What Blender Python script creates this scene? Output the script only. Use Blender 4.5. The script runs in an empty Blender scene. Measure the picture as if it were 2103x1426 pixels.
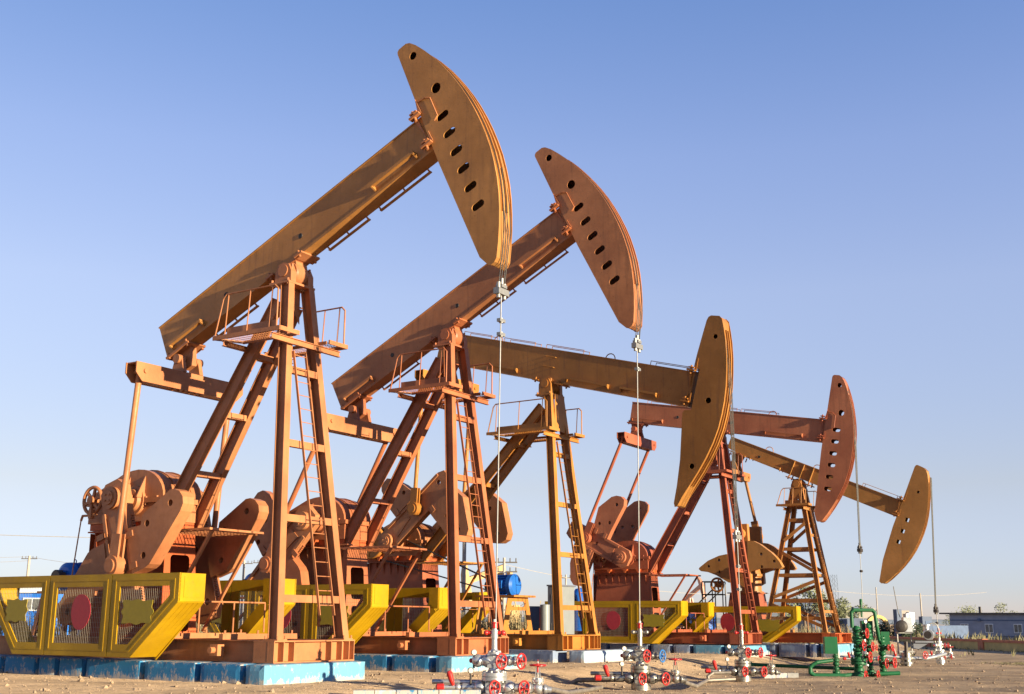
import bpy, math, random
from mathutils import Vector, Matrix, noise
from mathutils.geometry import tessellate_polygon
random.seed(7)
R = math.radians
S = bpy.context.scene
C = S.collection
# ---------------------------------------------------------------- camera, sky, sun, exposure
cam_d = bpy.data.cameras.new('camera'); cam = bpy.data.objects.new('camera', cam_d); C.objects.link(cam)
cam_d.sensor_fit = 'HORIZONTAL'; cam_d.sensor_width = 36.0; cam_d.lens = 40.98
cam_d.clip_start = 0.1; cam_d.clip_end = 6000
CP = 0.2310
cam.matrix_world = Matrix.Translation((0, 0, 1.3)) @ Matrix.Rotation(math.pi/2 + CP, 4, 'X') @ Matrix.Rotation(0.006, 4, 'Z')
S.camera = cam
SUN_AZ = R(-36.6)          # direction towards the sun, from +X, counter-clockwise
SUN_EL = R(7.8)
w = bpy.data.worlds.new('World'); S.world = w; w.use_nodes = True
wn = w.node_tree.nodes; wl = w.node_tree.links
bg = wn['Background']; sky = wn.new('ShaderNodeTexSky')
sky.sky_type = 'NISHITA'; sky.sun_disc = False; sky.sun_elevation = R(9.0)
sky.sun_rotation = math.pi/2 - SUN_AZ
sky.altitude = 0; sky.air_density = 1.0; sky.dust_density = 0.0; sky.ozone_density = 3.0
# the clear lavender-blue evening air of the photograph: tint the sky by elevation
geo = wn.new('ShaderNodeTexCoord'); sepz = wn.new('ShaderNodeSeparateXYZ'); wl.new(geo.outputs['Generated'], sepz.inputs[0])
rmp = wn.new('ShaderNodeValToRGB'); wl.new(sepz.outputs[2], rmp.inputs[0]); el_ = rmp.color_ramp.elements
TINT = [(0.0, (.53, .53, .90)), (.03, (.58, .55, .84)), (.11, (.94, .63, .63)), (.27, (1.42, .90, .84)), (.38, (1.38, .94, .95)), (.50, (1.07, .875, .99)), (.75, (.52, .48, .62)), (1.0, (.42, .40, .55))]
while len(el_) < len(TINT): el_.new(.5)
for e_, (p_, c_) in zip(el_, TINT): e_.position = p_; e_.color = (c_[0], c_[1], c_[2], 1)
mul = wn.new('ShaderNodeMix'); mul.data_type = 'RGBA'; mul.blend_type = 'MULTIPLY'; mul.inputs[0].default_value = 1.0
wl.new(sky.outputs[0], mul.inputs[6]); wl.new(rmp.outputs[0], mul.inputs[7])
mrx = wn.new('ShaderNodeMapRange'); mrx.inputs['From Min'].default_value = -.45; mrx.inputs['From Max'].default_value = 1.0; wl.new(sepz.outputs[0], mrx.inputs[0])
rmx = wn.new('ShaderNodeValToRGB'); wl.new(mrx.outputs[0], rmx.inputs[0]); rmx.color_ramp.elements[0].color = (.91, .90, .87, 1); rmx.color_ramp.elements[1].color = (.55, .60, .72, 1); e3_ = rmx.color_ramp.elements.new(.62); e3_.color = (1.09, 1.11, 1.15, 1)
mu2 = wn.new('ShaderNodeMix'); mu2.data_type = 'RGBA'; mu2.blend_type = 'MULTIPLY'; mu2.inputs[0].default_value = 1.0
wl.new(mul.outputs[2], mu2.inputs[6]); wl.new(rmx.outputs[0], mu2.inputs[7]); wl.new(mu2.outputs[2], bg.inputs[0]); bg.inputs[1].default_value = 0.120
sl = bpy.data.lights.new('sun', 'SUN'); sun = bpy.data.objects.new('sun', sl); C.objects.link(sun)
sl.energy = 5.0; sl.angle = R(0.55); sl.color = (1.0, 0.86, 0.60)
sd = Vector((math.cos(SUN_AZ)*math.cos(SUN_EL), math.sin(SUN_AZ)*math.cos(SUN_EL), math.sin(SUN_EL)))
sun.rotation_euler = sd.to_track_quat('Z', 'Y').to_euler()
S.view_settings.view_transform = 'Standard'; S.view_settings.look = 'None'
S.view_settings.exposure = 1.33; S.view_settings.gamma = 1.0
S.render.engine = 'CYCLES'

# ---------------------------------------------------------------- materials
def _mat(name):
    m = bpy.data.materials.new(name); m.use_nodes = True
    nt = m.node_tree; b = nt.nodes['Principled BSDF']
    return m, nt, b
def _noise(nt, scale, detail=6, rough=0.6, vec=None, sc=None):
    n = nt.nodes.new('ShaderNodeTexNoise'); n.inputs['Scale'].default_value = scale
    n.inputs['Detail'].default_value = detail; n.inputs['Roughness'].default_value = rough
    if sc:
        mp = nt.nodes.new('ShaderNodeMapping'); mp.inputs['Scale'].default_value = sc
        nt.links.new(vec, mp.inputs[0]); vec = mp.outputs[0]
    if vec: nt.links.new(vec, n.inputs['Vector'])
    return n
def _ramp(nt, fac, stops):
    r = nt.nodes.new('ShaderNodeValToRGB'); nt.links.new(fac, r.inputs[0])
    e = r.color_ramp.elements
    while len(e) < len(stops): e.new(0.5)
    for i, (p, c) in enumerate(stops):
        e[i].position = p; e[i].color = (c[0], c[1], c[2], 1) if not isinstance(c, float) else (c, c, c, 1)
    return r
def _mix(nt, fac, a, b, blend='MIX'):
    m = nt.nodes.new('ShaderNodeMix'); m.data_type = 'RGBA'; m.blend_type = blend
    for s, v in ((m.inputs[0], fac), (m.inputs[6], a), (m.inputs[7], b)):
        if hasattr(v, 'links'): nt.links.new(v, s)
        elif isinstance(v, (int, float)): s.default_value = v
        else: s.default_value = (v[0], v[1], v[2], 1)
    return m.outputs[2]
def _bump(nt, b, h, strength=0.3, dist=0.02):
    n = nt.nodes.new('ShaderNodeBump'); n.inputs['Strength'].default_value = strength
    n.inputs['Distance'].default_value = dist; nt.links.new(h, n.inputs['Height'])
    nt.links.new(n.outputs[0], b.inputs['Normal'])
def dim(c, f): return tuple(x*f for x in c)

def paint(name, col, rust=0.5, rough=0.42, col2=None, grime=(0.10, 0.05, 0.03)):
    """weathered sprayed steel: patchy colour, rain streaks, rust specks and dents"""
    m, nt, b = _mat(name)
    tc = nt.nodes.new('ShaderNodeTexCoord').outputs['Object']
    n1 = _noise(nt, 0.7, 5, 0.6, tc); n2 = _noise(nt, 5, 8, 0.7, tc)
    c = _mix(nt, _ramp(nt, n1.outputs[0], [(0.35, 0.0), (0.65, 1.0)]).outputs[0], dim(col, 0.78), col2 or dim(col, 1.15))
    c = _mix(nt, _ramp(nt, n2.outputs[0], [(0.42, 0.0), (0.75, 0.35)]).outputs[0], c, dim(col, 0.66))
    st = _noise(nt, 3.0, 4, 0.5, tc, (3.2, 3.2, 0.22))
    c = _mix(nt, _ramp(nt, st.outputs[0], [(0.56, 0.0), (0.78, 0.42*rust)]).outputs[0], c, grime)
    sp = _noise(nt, 14, 10, 0.75, tc)
    c = _mix(nt, _ramp(nt, sp.outputs[0], [(0.61, 0.0), (0.68, 0.9*rust)]).outputs[0], c, (0.09, 0.035, 0.018))
    nt.links.new(c, b.inputs['Base Color'])
    rr = _ramp(nt, n2.outputs[0], [(0.3, rough - 0.08), (0.7, rough + 0.16)])
    nt.links.new(rr.outputs[0], b.inputs['Roughness'])
    _bump(nt, b, n2.outputs[0], 0.18, 0.02)
    b.inputs['Specular IOR Level'].default_value = 0.26
    return m
def concrete(name, col, chip=0.5, base=(0.42, 0.36, 0.30)):
    m, nt, b = _mat(name)
    tc = nt.nodes.new('ShaderNodeTexCoord').outputs['Object']
    n1 = _noise(nt, 1.6, 6, 0.65, tc); n2 = _noise(nt, 9, 10, 0.75, tc, (1, 1, 0.5)); n3 = _noise(nt, 45, 4, 0.6, tc)
    c = _mix(nt, n1.outputs[0], dim(col, 0.8), dim(col, 1.18))
    sep = nt.nodes.new('ShaderNodeSeparateXYZ'); nt.links.new(tc, sep.inputs[0])
    # paint worn near the ground and the top arris
    mr = nt.nodes.new('ShaderNodeMapRange'); mr.inputs['From Min'].default_value = 0.0; mr.inputs['From Max'].default_value = 0.16
    mr.inputs['To Min'].default_value = 0.17; mr.inputs['To Max'].default_value = 0.0; nt.links.new(sep.outputs[2], mr.inputs[0])
    ad = nt.nodes.new('ShaderNodeMath'); nt.links.new(n2.outputs[0], ad.inputs[0]); nt.links.new(mr.outputs[0], ad.inputs[1])
    mr2 = nt.nodes.new('ShaderNodeMapRange'); mr2.inputs['From Min'].default_value = 0.33; mr2.inputs['From Max'].default_value = 0.41
    mr2.inputs['To Min'].default_value = 0.0; mr2.inputs['To Max'].default_value = 0.10; nt.links.new(sep.outputs[2], mr2.inputs[0])
    ad2 = nt.nodes.new('ShaderNodeMath'); nt.links.new(ad.outputs[0], ad2.inputs[0]); nt.links.new(mr2.outputs[0], ad2.inputs[1])
    c = _mix(nt, _ramp(nt, ad2.outputs[0], [(0.645 - 0.09*chip, 0.0), (0.69 - 0.06*chip, 0.9)]).outputs[0], c, base)
    st = _noise(nt, 4, 5, 0.6, tc, (4, 4, 0.3))
    c = _mix(nt, _ramp(nt, st.outputs[0], [(0.55, 0.0), (0.8, 0.5)]).outputs[0], c, dim(col, 1.5))
    nt.links.new(c, b.inputs['Base Color']); b.inputs['Roughness'].default_value = 0.8
    ad3 = _mix(nt, 0.3, n2.outputs[0], n3.outputs[0]); _bump(nt, b, ad3, 0.6, 0.02)
    return m
def plain(name, col, rough=0.6, metal=0.0, nscale=6.0, var=0.2, bump=0.1):
    m, nt, b = _mat(name)
    tc = nt.nodes.new('ShaderNodeTexCoord').outputs['Object']
    n = _noise(nt, nscale, 6, 0.65, tc)
    c = _mix(nt, _ramp(nt, n.outputs[0], [(0.3, 0.0), (0.7, 1.0)]).outputs[0], dim(col, 1 - var), dim(col, 1 + var))
    nt.links.new(c, b.inputs['Base Color']); b.inputs['Roughness'].default_value = rough
    b.inputs['Metallic'].default_value = metal
    if bump: _bump(nt, b, n.outputs[0], bump, 0.02)
    return m
M = {}
M['p1'] = paint('orange_paint', (0.39, 0.142, 0.058), 0.7, 0.42, (0.47, 0.185, 0.075))
M['h1'] = paint('golden_brown_paint', (0.43, 0.188, 0.052), 0.8, 0.40, (0.49, 0.220, 0.062))
M['p2'] = paint('red_orange_paint', (0.35, 0.105, 0.045), 0.7, 0.42, (0.43, 0.145, 0.058))
M['h2'] = paint('copper_paint', (0.39, 0.148, 0.062), 1.0, 0.42, (0.46, 0.185, 0.075))
M['p3'] = paint('ochre_paint', (0.40, 0.150, 0.028), 0.7, 0.42, (0.45, 0.18, 0.036))
M['h3'] = paint('dark_ochre_paint', (0.355, 0.148, 0.032), 1.2, 0.42, (0.40, 0.170, 0.040))
M['p4'] = paint('brick_red_paint', (0.31, 0.075, 0.036), 0.6, 0.45, (0.36, 0.098, 0.046))
M['h4'] = paint('faded_red_paint', (0.38, 0.120, 0.058), 1.0, 0.45, (0.42, 0.150, 0.072))
M['p5'] = paint('tan_orange_paint', (0.37, 0.150, 0.040), 0.7)
M['h5'] = paint('tan_paint', (0.41, 0.188, 0.052), 0.7, 0.42, (0.45, 0.208, 0.062))
M['s'] = paint('vermilion_paint', (0.40, 0.085, 0.024), 0.7, 0.5)
M['yellow'] = paint('yellow_paint', (0.43, 0.236, 0.004), 0.6, 0.40, (0.47, 0.268, 0.006), (0.30, 0.18, 0.02))
M['olive'] = plain('olive_patch_paint', (0.30, 0.215, 0.008), 0.55, 0, 9, 0.10)
M['redpatch'] = plain('crimson_patch_paint', (0.34, 0.02, 0.03), 0.55, 0, 9, 0.12)
M['wire'] = plain('mesh_wire', (0.34, 0.29, 0.22), 0.5, 0.3, 9, 0.1, 0)
M['steel'] = plain('bare_steel', (0.26, 0.25, 0.24), 0.5, 0.4, 16, 0.15, 0.05)
M['silver'] = plain('silver_paint', (0.52, 0.515, 0.50), 0.33, 0.7, 12, 0.14, 0.15)
M['oilsilver'] = plain('oily_silver_paint', (0.34, 0.31, 0.26), 0.32, 0.7, 7, 0.55, 0.2)
M['red'] = plain('red_enamel', (0.42, 0.022, 0.018), 0.32, 0, 14, 0.16, 0.05)
M['bluewheel'] = plain('blue_enamel', (0.03, 0.15, 0.40), 0.4, 0, 14, 0.16, 0.05)
M['green'] = paint('green_pipe_paint', (0.014, 0.105, 0.04), 0.35, 0.38, None, (0.03, 0.05, 0.02))
M['blue'] = paint('blue_motor_paint', (0.015, 0.115, 0.43), 0.25, 0.33, None, (0.01, 0.03, 0.08))
M['dark'] = plain('greasy_dark_steel', (0.045, 0.035, 0.03), 0.5, 0.3, 8, 0.4)
M['rope'] = plain('greased_wire_rope', (0.05, 0.045, 0.04), 0.5, 0.3, 60, 0.3, 0.3)
M['galv'] = plain('galvanised', (0.27, 0.26, 0.24), 0.45, 0.5, 20, 0.2)
M['rubber'] = plain('black_rubber', (0.02, 0.02, 0.02), 0.6, 0, 8, 0.2)
M['dial'] = plain('gauge_dial', (0.48, 0.45, 0.38), 0.4, 0, 6, 0.05, 0)
M['blk1'] = concrete('sky_blue_painted_concrete', (0.105, 0.27, 0.38), 0.75)
M['blk1b'] = concrete('deep_blue_painted_concrete', (0.018, 0.165, 0.33), 0.95)
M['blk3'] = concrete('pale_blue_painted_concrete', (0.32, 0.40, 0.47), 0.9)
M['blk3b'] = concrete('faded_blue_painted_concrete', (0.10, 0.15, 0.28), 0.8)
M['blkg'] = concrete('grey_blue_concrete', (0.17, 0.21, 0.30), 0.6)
M['gap'] = plain('slab_end_concrete', (0.22, 0.21, 0.20), 0.85)
M['pipe'] = plain('dull_flow_pipe', (0.22, 0.185, 0.15), 0.5, 0.35, 6, 0.4)
M['rock'] = plain('stone', (0.33, 0.23, 0.145), 0.9, 0, 10, 0.3, 0.4)
M['cabd'] = plain('cabinet_shade_and_dark_grey_paint', (0.115, 0.12, 0.145), 0.45, 0, 2, 0.12)  # dark grey parts, and the painted shade on the tall cabinet front
M['cabl'] = plain('light_grey_cabinet_paint', (0.19, 0.20, 0.20), 0.45, 0, 2, 0.08)
M['bluegrey'] = plain('blue_grey_render', (0.105, 0.13, 0.19), 0.85, 0, 1.2, 0.16)
M['facade'] = plain('grey_blue_facade', (0.25, 0.285, 0.37), 0.85, 0, 1.2, 0.14)
M['scrub'] = plain('dusty_scrub', (0.20, 0.175, 0.085), 0.9, 0, 3, 0.35, 0)
M['bluetrim'] = plain('dark_blue_trim', (0.09, 0.13, 0.22), 0.8, 0, 2, 0.2)
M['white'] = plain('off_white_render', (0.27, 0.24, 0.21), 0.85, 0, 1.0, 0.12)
M['roof'] = plain('dark_roof_sheet', (0.10, 0.085, 0.075), 0.8, 0, 2, 0.2)
M['glass'] = plain('dusty_window_glass', (0.16, 0.16, 0.15), 0.2, 0, 4, 0.5, 0)
M['orangewall'] = plain('orange_red_coping', (0.52, 0.17, 0.08), 0.8, 0, 2, 0.2)
M['yellowwall'] = plain('dull_yellow_render', (0.55, 0.38, 0.14), 0.85, 0, 1.5, 0.2)
M['shedblue'] = plain('bright_blue_cladding', (0.02, 0.17, 0.62), 0.5, 0, 2, 0.1)
M['shedwhite'] = plain('white_cladding', (0.72, 0.74, 0.76), 0.5, 0, 2, 0.06)
M['pole'] = plain('weathered_pole_concrete', (0.36, 0.31, 0.26), 0.85, 0, 3, 0.2)
M['farorange'] = plain('far_jack_orange', (0.46, 0.22, 0.14), 0.5, 0, 3, 0.1)
M['faryellow'] = plain('far_jack_yellow', (0.46, 0.30, 0.13), 0.5, 0, 3, 0.1)
M['leaf'] = plain('leaf_green', (0.15, 0.16, 0.075), 0.75, 0, 1.2, 0.45, 0)
M['leaf2'] = plain('dark_leaf_green', (0.045, 0.07, 0.035), 0.8, 0, 1.2, 0.45, 0)
M['bark'] = plain('bark', (0.14, 0.10, 0.07), 0.9, 0, 10, 0.3)
M['dry'] = plain('dry_reed', (0.26, 0.21, 0.11), 0.85, 0, 3, 0.45, 0)
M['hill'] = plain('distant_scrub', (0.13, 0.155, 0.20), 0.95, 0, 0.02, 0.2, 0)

def sand_material():
    m, nt, b = _mat('sandy_gravel')
    tc = nt.nodes.new('ShaderNodeTexCoord').outputs['Object']
    big = _noise(nt, 0.11, 6, 0.6, tc); mid = _noise(nt, 0.9, 8, 0.65, tc); fine = _noise(nt, 14, 12, 0.8, tc); grit = _noise(nt, 60, 6, 0.7, tc)
    c = _mix(nt, _ramp(nt, mid.outputs[0], [(0.32, 0.0), (0.68, 1.0)]).outputs[0], (0.48, 0.322, 0.190), (0.62, 0.435, 0.268))
    c = _mix(nt, _ramp(nt, fine.outputs[0], [(0.36, 0.55), (0.50, 0.0)]).outputs[0], c, (0.27, 0.18, 0.105))
    c = _mix(nt, _ramp(nt, grit.outputs[0], [(0.58, 0.0), (0.68, 0.75)]).outputs[0], c, (0.62, 0.50, 0.36))
    # damp, driven-over earth on the well side
    tr = _noise(nt, 0.8, 6, 0.6, tc, (0.35, 1.5, 1))
    sep = nt.nodes.new('ShaderNodeSeparateXYZ'); nt.links.new(tc, sep.inputs[0])
    mr = nt.nodes.new('ShaderNodeMapRange'); mr.inputs['From Min'].default_value = -0.02; mr.inputs['From Max'].default_value = -0.30
    mr.inputs['To Min'].default_value = 0.0; mr.inputs['To Max'].default_value = 0.17; nt.links.new(sep.outputs[2], mr.inputs[0])
    ad = nt.nodes.new('ShaderNodeMath'); nt.links.new(tr.outputs[0], ad.inputs[0]); nt.links.new(mr.outputs[0], ad.inputs[1])
    c = _mix(nt, _ramp(nt, ad.outputs[0], [(0.56, 0.0), (0.74, 0.75)]).outputs[0], c, (0.26, 0.195, 0.135))
    pat = _noise(nt, 0.28, 7, 0.62, tc, (1, 1.6, 1)); c = _mix(nt, _ramp(nt, pat.outputs[0], [(0.46, 0.0), (0.62, 0.55)]).outputs[0], c, (0.27, 0.185, 0.115))
    oil = _noise(nt, 1.3, 6, 0.7, tc)
    c = _mix(nt, _ramp(nt, oil.outputs[0], [(0.66, 0.0), (0.74, 0.7)]).outputs[0], c, (0.10, 0.075, 0.05))
    nt.links.new(c, b.inputs['Base Color']); b.inputs['Roughness'].default_value = 0.93
    clod = _noise(nt, 3.2, 10, 0.72, tc); h = _mix(nt, 0.30, clod.outputs[0], fine.outputs[0]); _bump(nt, b, h, 1.0, 0.11); b.inputs['Diffuse Roughness'].default_value = 1.0; b.inputs['Specular IOR Level'].default_value = 0.15
    return m
M['sand'] = sand_material()

# ---------------------------------------------------------------- mesh building
def V(*a): return Vector(a)
class MB:
    def __init__(s, T=None): s.v = []; s.f = []; s.sm = []; s.T = T
    def add(s, vs, fs, smooth=False):
        o = len(s.v)
        for p in vs:
            p = Vector(p); s.v.append(s.T(p) if s.T else p)
        for f in fs: s.f.append([i + o for i in f]); s.sm.append(smooth)
    def box(s, c, d, M3=None):
        c = Vector(c); hx, hy, hz = d[0]/2, d[1]/2, d[2]/2
        vs = [Vector((x, y, z)) for x in (-hx, hx) for y in (-hy, hy) for z in (-hz, hz)]
        if M3: vs = [M3 @ q for q in vs]
        s.add([c + q for q in vs], [(0, 1, 3, 2), (4, 6, 7, 5), (0, 4, 5, 1), (2, 3, 7, 6), (0, 2, 6, 4), (1, 5, 7, 3)])
        return s
    def bx(s, x0, x1, y0, y1, z0, z1): return s.box(((x0+x1)/2, (y0+y1)/2, (z0+z1)/2), (abs(x1-x0), abs(y1-y0), abs(z1-z0)))
    def bar(s, p, q, a, b, side=(0, 1, 0)):
        """rectangular bar p->q: a = width along 'side', b = the other width"""
        p, q = Vector(p), Vector(q); d = (q - p).normalized(); sd_ = Vector(side); sd_ = (sd_ - d*sd_.dot(d)).normalized(); u = d.cross(sd_)
        vs = []
        for e in (p, q):
            for i, j in ((-1, -1), (1, -1), (1, 1), (-1, 1)): vs.append(e + sd_*(i*a/2) + u*(j*b/2))
        s.add(vs, [(3, 2, 1, 0), (4, 5, 6, 7), (0, 1, 5, 4), (1, 2, 6, 5), (2, 3, 7, 6), (3, 0, 4, 7)]); return s
    def ibar(s, p, q, a, b, side=(0, 1, 0), t=0.022, web=0.012):
        """I section: two flanges of width a (along side) apart by b, one web"""
        p, q = Vector(p), Vector(q); d = (q - p).normalized(); sd_ = Vector(side); sd_ = (sd_ - d*sd_.dot(d)).normalized(); u = d.cross(sd_)
        for k in (-1, 1): s.bar(p + u*(k*(b - t)/2), q + u*(k*(b - t)/2), a, t, sd_)
        s.bar(p, q, web, b - 2*t, sd_); return s
    def tube(s, p, q, r, n=12, r2=None, caps=True):
        p, q = Vector(p), Vector(q); r2 = r if r2 is None else r2
        d = (q - p); L = d.length
        if L < 1e-6: return s
        d /= L; u = d.orthogonal().normalized(); v = d.cross(u)
        vs = [p + (u*math.cos(2*math.pi*i/n) + v*math.sin(2*math.pi*i/n))*r for i in range(n)] + [q + (u*math.cos(2*math.pi*i/n) + v*math.sin(2*math.pi*i/n))*r2 for i in range(n)]
        s.add(vs, [(i, (i+1) % n, n + (i+1) % n, n + i) for i in range(n)], n > 6)
        if caps:
            s.add(vs[:n], [tuple(range(n))[::-1]]); s.add(vs[n:], [tuple(range(n))])
        return s
    def path(s, pts, r, n=10):
        for a, b in zip(pts[:-1], pts[1:]): s.tube(a, b, r, n)
        for a in pts[1:-1]: s.ball(a, r*1.0, 10, 6)
        return s
    def ball(s, c, r, n=12, k=8, sc=(1, 1, 1)):
        c = Vector(c); vs = []; fs = []
        for j in range(1, k):
            t = math.pi*j/k
            for i in range(n):
                a = 2*math.pi*i/n; vs.append(c + Vector((r*sc[0]*math.sin(t)*math.cos(a), r*sc[1]*math.sin(t)*math.sin(a), r*sc[2]*math.cos(t))))
        T_ = len(vs); vs.append(c + Vector((0, 0, r*sc[2]))); vs.append(c - Vector((0, 0, r*sc[2])))
        for j in range(k - 2):
            for i in range(n): fs.append((j*n + i, (j+1)*n + i, (j+1)*n + (i+1) % n, j*n + (i+1) % n))
        for i in range(n):
            fs.append((T_, i, (i+1) % n)); fs.append((T_ + 1, (k-2)*n + (i+1) % n, (k-2)*n + i))
        s.add(vs, fs, True); return s
    def lathe(s, o, axis, prof, n=20):
        """profile [(t along axis, radius)]"""
        o = Vector(o); d = Vector(axis).normalized(); u = d.orthogonal().normalized(); v = d.cross(u)
        for (t0, r0), (t1, r1) in zip(prof[:-1], prof[1:]):
            if abs(t1 - t0) < 1e-6 or True:
                vs = [o + d*t0 + (u*math.cos(2*math.pi*i/n) + v*math.sin(2*math.pi*i/n))*r0 for i in range(n)] + [o + d*t1 + (u*math.cos(2*math.pi*i/n) + v*math.sin(2*math.pi*i/n))*r1 for i in range(n)]
                s.add(vs, [(i, (i+1) % n, n + (i+1) % n, n + i) for i in range(n)], abs(t1-t0) > 1e-4)
        for t, r, fl in ((prof[0][0], prof[0][1], 1), (prof[-1][0], prof[-1][1], 0)):
            if r > 1e-4:
                vs = [o + d*t + (u*math.cos(2*math.pi*i/n) + v*math.sin(2*math.pi*i/n))*r for i in range(n)]
                s.add(vs, [tuple(range(n))[::-1] if fl else tuple(range(n))])
        return s
    def ring(s, c, axis, R_, r, n=24, k=8):
        c = Vector(c); d = Vector(axis).normalized(); u = d.orthogonal().normalized(); v = d.cross(u); vs = []; fs = []
        for i in range(n):
            a = 2*math.pi*i/n; e = u*math.cos(a) + v*math.sin(a)
            for j in range(k):
                b_ = 2*math.pi*j/k; vs.append(c + e*(R_ + r*math.cos(b_)) + d*(r*math.sin(b_)))
        for i in range(n):
            for j in range(k): fs.append((i*k + j, ((i+1) % n)*k + j, ((i+1) % n)*k + (j+1) % k, i*k + (j+1) % k))
        s.add(vs, fs, True); return s
    def plate(s, outline, y0, y1, holes=(), P=None):
        """polygon in (x,z) (or any 2D mapped by P(u,v,t)) extruded from y0 to y1, with holes"""
        P = P or (lambda a, b, t: Vector((a, t, b)))
        loops = [list(outline)] + [list(h) for h in holes]
        flat = [p for l in loops for p in l]
        tri = tessellate_polygon([[Vector((a, b, 0)) for a, b in l] for l in loops])
        for t in (y0, y1): s.add([P(a, b, t) for a, b in flat], [tuple(f) for f in tri])
        for l in loops:
            n = len(l); vs = [P(a, b, y0) for a, b in l] + [P(a, b, y1) for a, b in l]
            s.add(vs, [(i, (i+1) % n, n + (i+1) % n, n + i) for i in range(n)])
        return s
    def build(s, name, mat, parent=None, smooth_all=False):
        me = bpy.data.meshes.new(name); me.from_pydata([tuple(p) for p in s.v], [], s.f)
        for p, sm in zip(me.polygons, s.sm): p.use_smooth = sm
        me.materials.append(mat if not isinstance(mat, str) else M[mat])
        import bmesh
        bm = bmesh.new(); bm.from_mesh(me); bmesh.ops.recalc_face_normals(bm, faces=bm.faces); bm.to_mesh(me); bm.free()
        o = bpy.data.objects.new(name, me); C.objects.link(o)
        if parent: o.parent = parent
        return o
def thing(name, label, cat, loc=(0, 0, 0), rz=0, group=None):
    o = bpy.data.objects.new(name, None); C.objects.link(o); o.location = loc; o.rotation_euler = (0, 0, rz)
    o.empty_display_size = 0.3; o['label'] = label; o['category'] = cat
    if group: o['group'] = group
    return o
def tag(o, label, cat, group=None):
    o['label'] = label; o['category'] = cat
    if group: o['group'] = group
    return o
def lab(o, l): o['label'] = l; return o
def circ(x, z, r, n=14): return [(x + r*math.cos(2*math.pi*i/n), z + r*math.sin(2*math.pi*i/n)) for i in range(n)]
def slot(x, z, L, h, n=7):
    r = h/2; o = []
    for i in range(n + 1): a = -math.pi/2 + math.pi*i/n; o.append((x + L/2 - r + r*math.cos(a), z + r*math.sin(a)))
    for i in range(n + 1): a = math.pi/2 + math.pi*i/n; o.append((x - L/2 + r + r*math.cos(a), z + r*math.sin(a)))
    return o
def sq(x, z, a): return [(x - a, z - a), (x + a, z - a), (x + a, z + a), (x - a, z + a)]

# ---------------------------------------------------------------- ground
def smooth(a, b, t):
    t = max(0.0, min(1.0, (t - a)/(b - a))); return t*t*(3 - 2*t)
def ground_z(X, Y):
    p = (X + 4.0)*0.90 - (Y - 26.0)*0.44
    q = (X + 4.0)*0.44 + (Y - 26.0)*0.90
    dep = 0.16 + 0.27*smooth(-2, 12, q) - 0.06*smooth(14, 30, q)
    z = -dep*smooth(1.0, 3.9, p)
    z -= 0.10*smooth(-1.0, -6.0, p + 0.0)*0 
    if Y < 60 and 8 < Y:
        nz = noise.noise(Vector((X*0.35, Y*0.35, 0.3)))*0.050 + noise.noise(Vector((X*1.0 + Y*.4, Y*1.3, 5.3)))*0.018 + noise.noise(Vector((X*2.6, Y*2.1, 9.3)))*0.007
        k = smooth(0.6, 1.6, abs(p + 0.0) if p > 0 else 0.6 + max(0, -p - 4.2))
        z += nz*(0.25 + 0.75*max(smooth(1.6, 3.4, p), smooth(3.0, 4.0, -q - 0.0)))
    return z
def near_edges(lo, hi, d0, d1, fine):
    out = [lo]
    return out
def axis_steps(a, b, st): 
    n = int(round((b - a)/st)); return [a + (b - a)*i/n for i in range(n)]
xs = [-4000, -1500, -600, -250, -120, -60] + axis_steps(-30, -8, 1.0) + axis_steps(-8, 16, 0.14) + axis_steps(16, 30, 0.5) + axis_steps(30, 60, 3) + [60, 90, 140, 250, 600, 1500, 4000]
ys = [-60, -10, 5, 10] + axis_steps(14, 32, 0.12) + axis_steps(32, 56, 0.3) + axis_steps(56, 100, 2) + [100, 120, 150, 200, 300, 500, 900, 1800, 5000]
gm = MB(); vs = []
for y in ys:
    for x in xs:
        z = ground_z(x, y)
        if 14 < y < 40 and -8 < x < 16: z += noise.fractal(Vector((x*3.2, y*3.2, 1.0)), 0.9, 2.2, 4)*0.018
        vs.append((x, y, z))
nx = len(xs)
gm.add(vs, [(j*nx + i, j*nx + i + 1, (j+1)*nx + i + 1, (j+1)*nx + i) for j in range(len(ys) - 1) for i in range(nx - 1)], True)
g = gm.build('ground', 'sand'); g['kind'] = 'structure'

# ---------------------------------------------------------------- pump jack kit (jack frame: +x towards the well, +y far side, z up)
A_OUT = [(4.90, 3.03), (4.92, 3.09), (4.98, 3.13), (5.20, 3.13), (5.30, 3.07), (5.42, 2.90), (5.56, 2.62), (5.68, 2.34), (5.79, 2.05), (5.88, 1.74), (5.96, 1.42), (6.03, 1.08), (6.08, 0.73), (6.11, 0.36), (6.12, 0.0), (6.11, -0.36), (6.08, -0.73), (6.02, -1.09), (5.94, -1.45), (5.83, -1.80), (5.70, -2.13), (5.55, -2.46), (5.37, -2.80), (5.19, -3.10), (5.10, -3.16), (5.00, -3.17), (4.94, -3.12), (4.83, -2.85), (4.80, -0.2), (4.82, 0.6), (4.86, 1.7)]
B_OUT = [(5.66, 3.0), (5.70, 3.12), (5.78, 3.18), (6.08, 3.20), (6.19, 3.12), (6.33, 2.80), (6.47, 2.43), (6.61, 1.96), (6.72, 1.46), (6.81, 0.98), (6.86, 0.5), (6.87, 0.05), (6.85, -0.4), (6.77, -0.9), (6.64, -1.4), (6.47, -1.9), (6.27, -2.4), (6.10, -2.80), (6.0, -3.12), (5.92, -3.17), (5.86, -3.05), (5.84, -2.5), (5.76, -1.66), (5.49, -0.14), (5.54, -0.04), (5.78, 0.0), (5.78, 1.36), (5.56, 1.42), (5.57, 1.8), (5.62, 2.5)]
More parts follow.
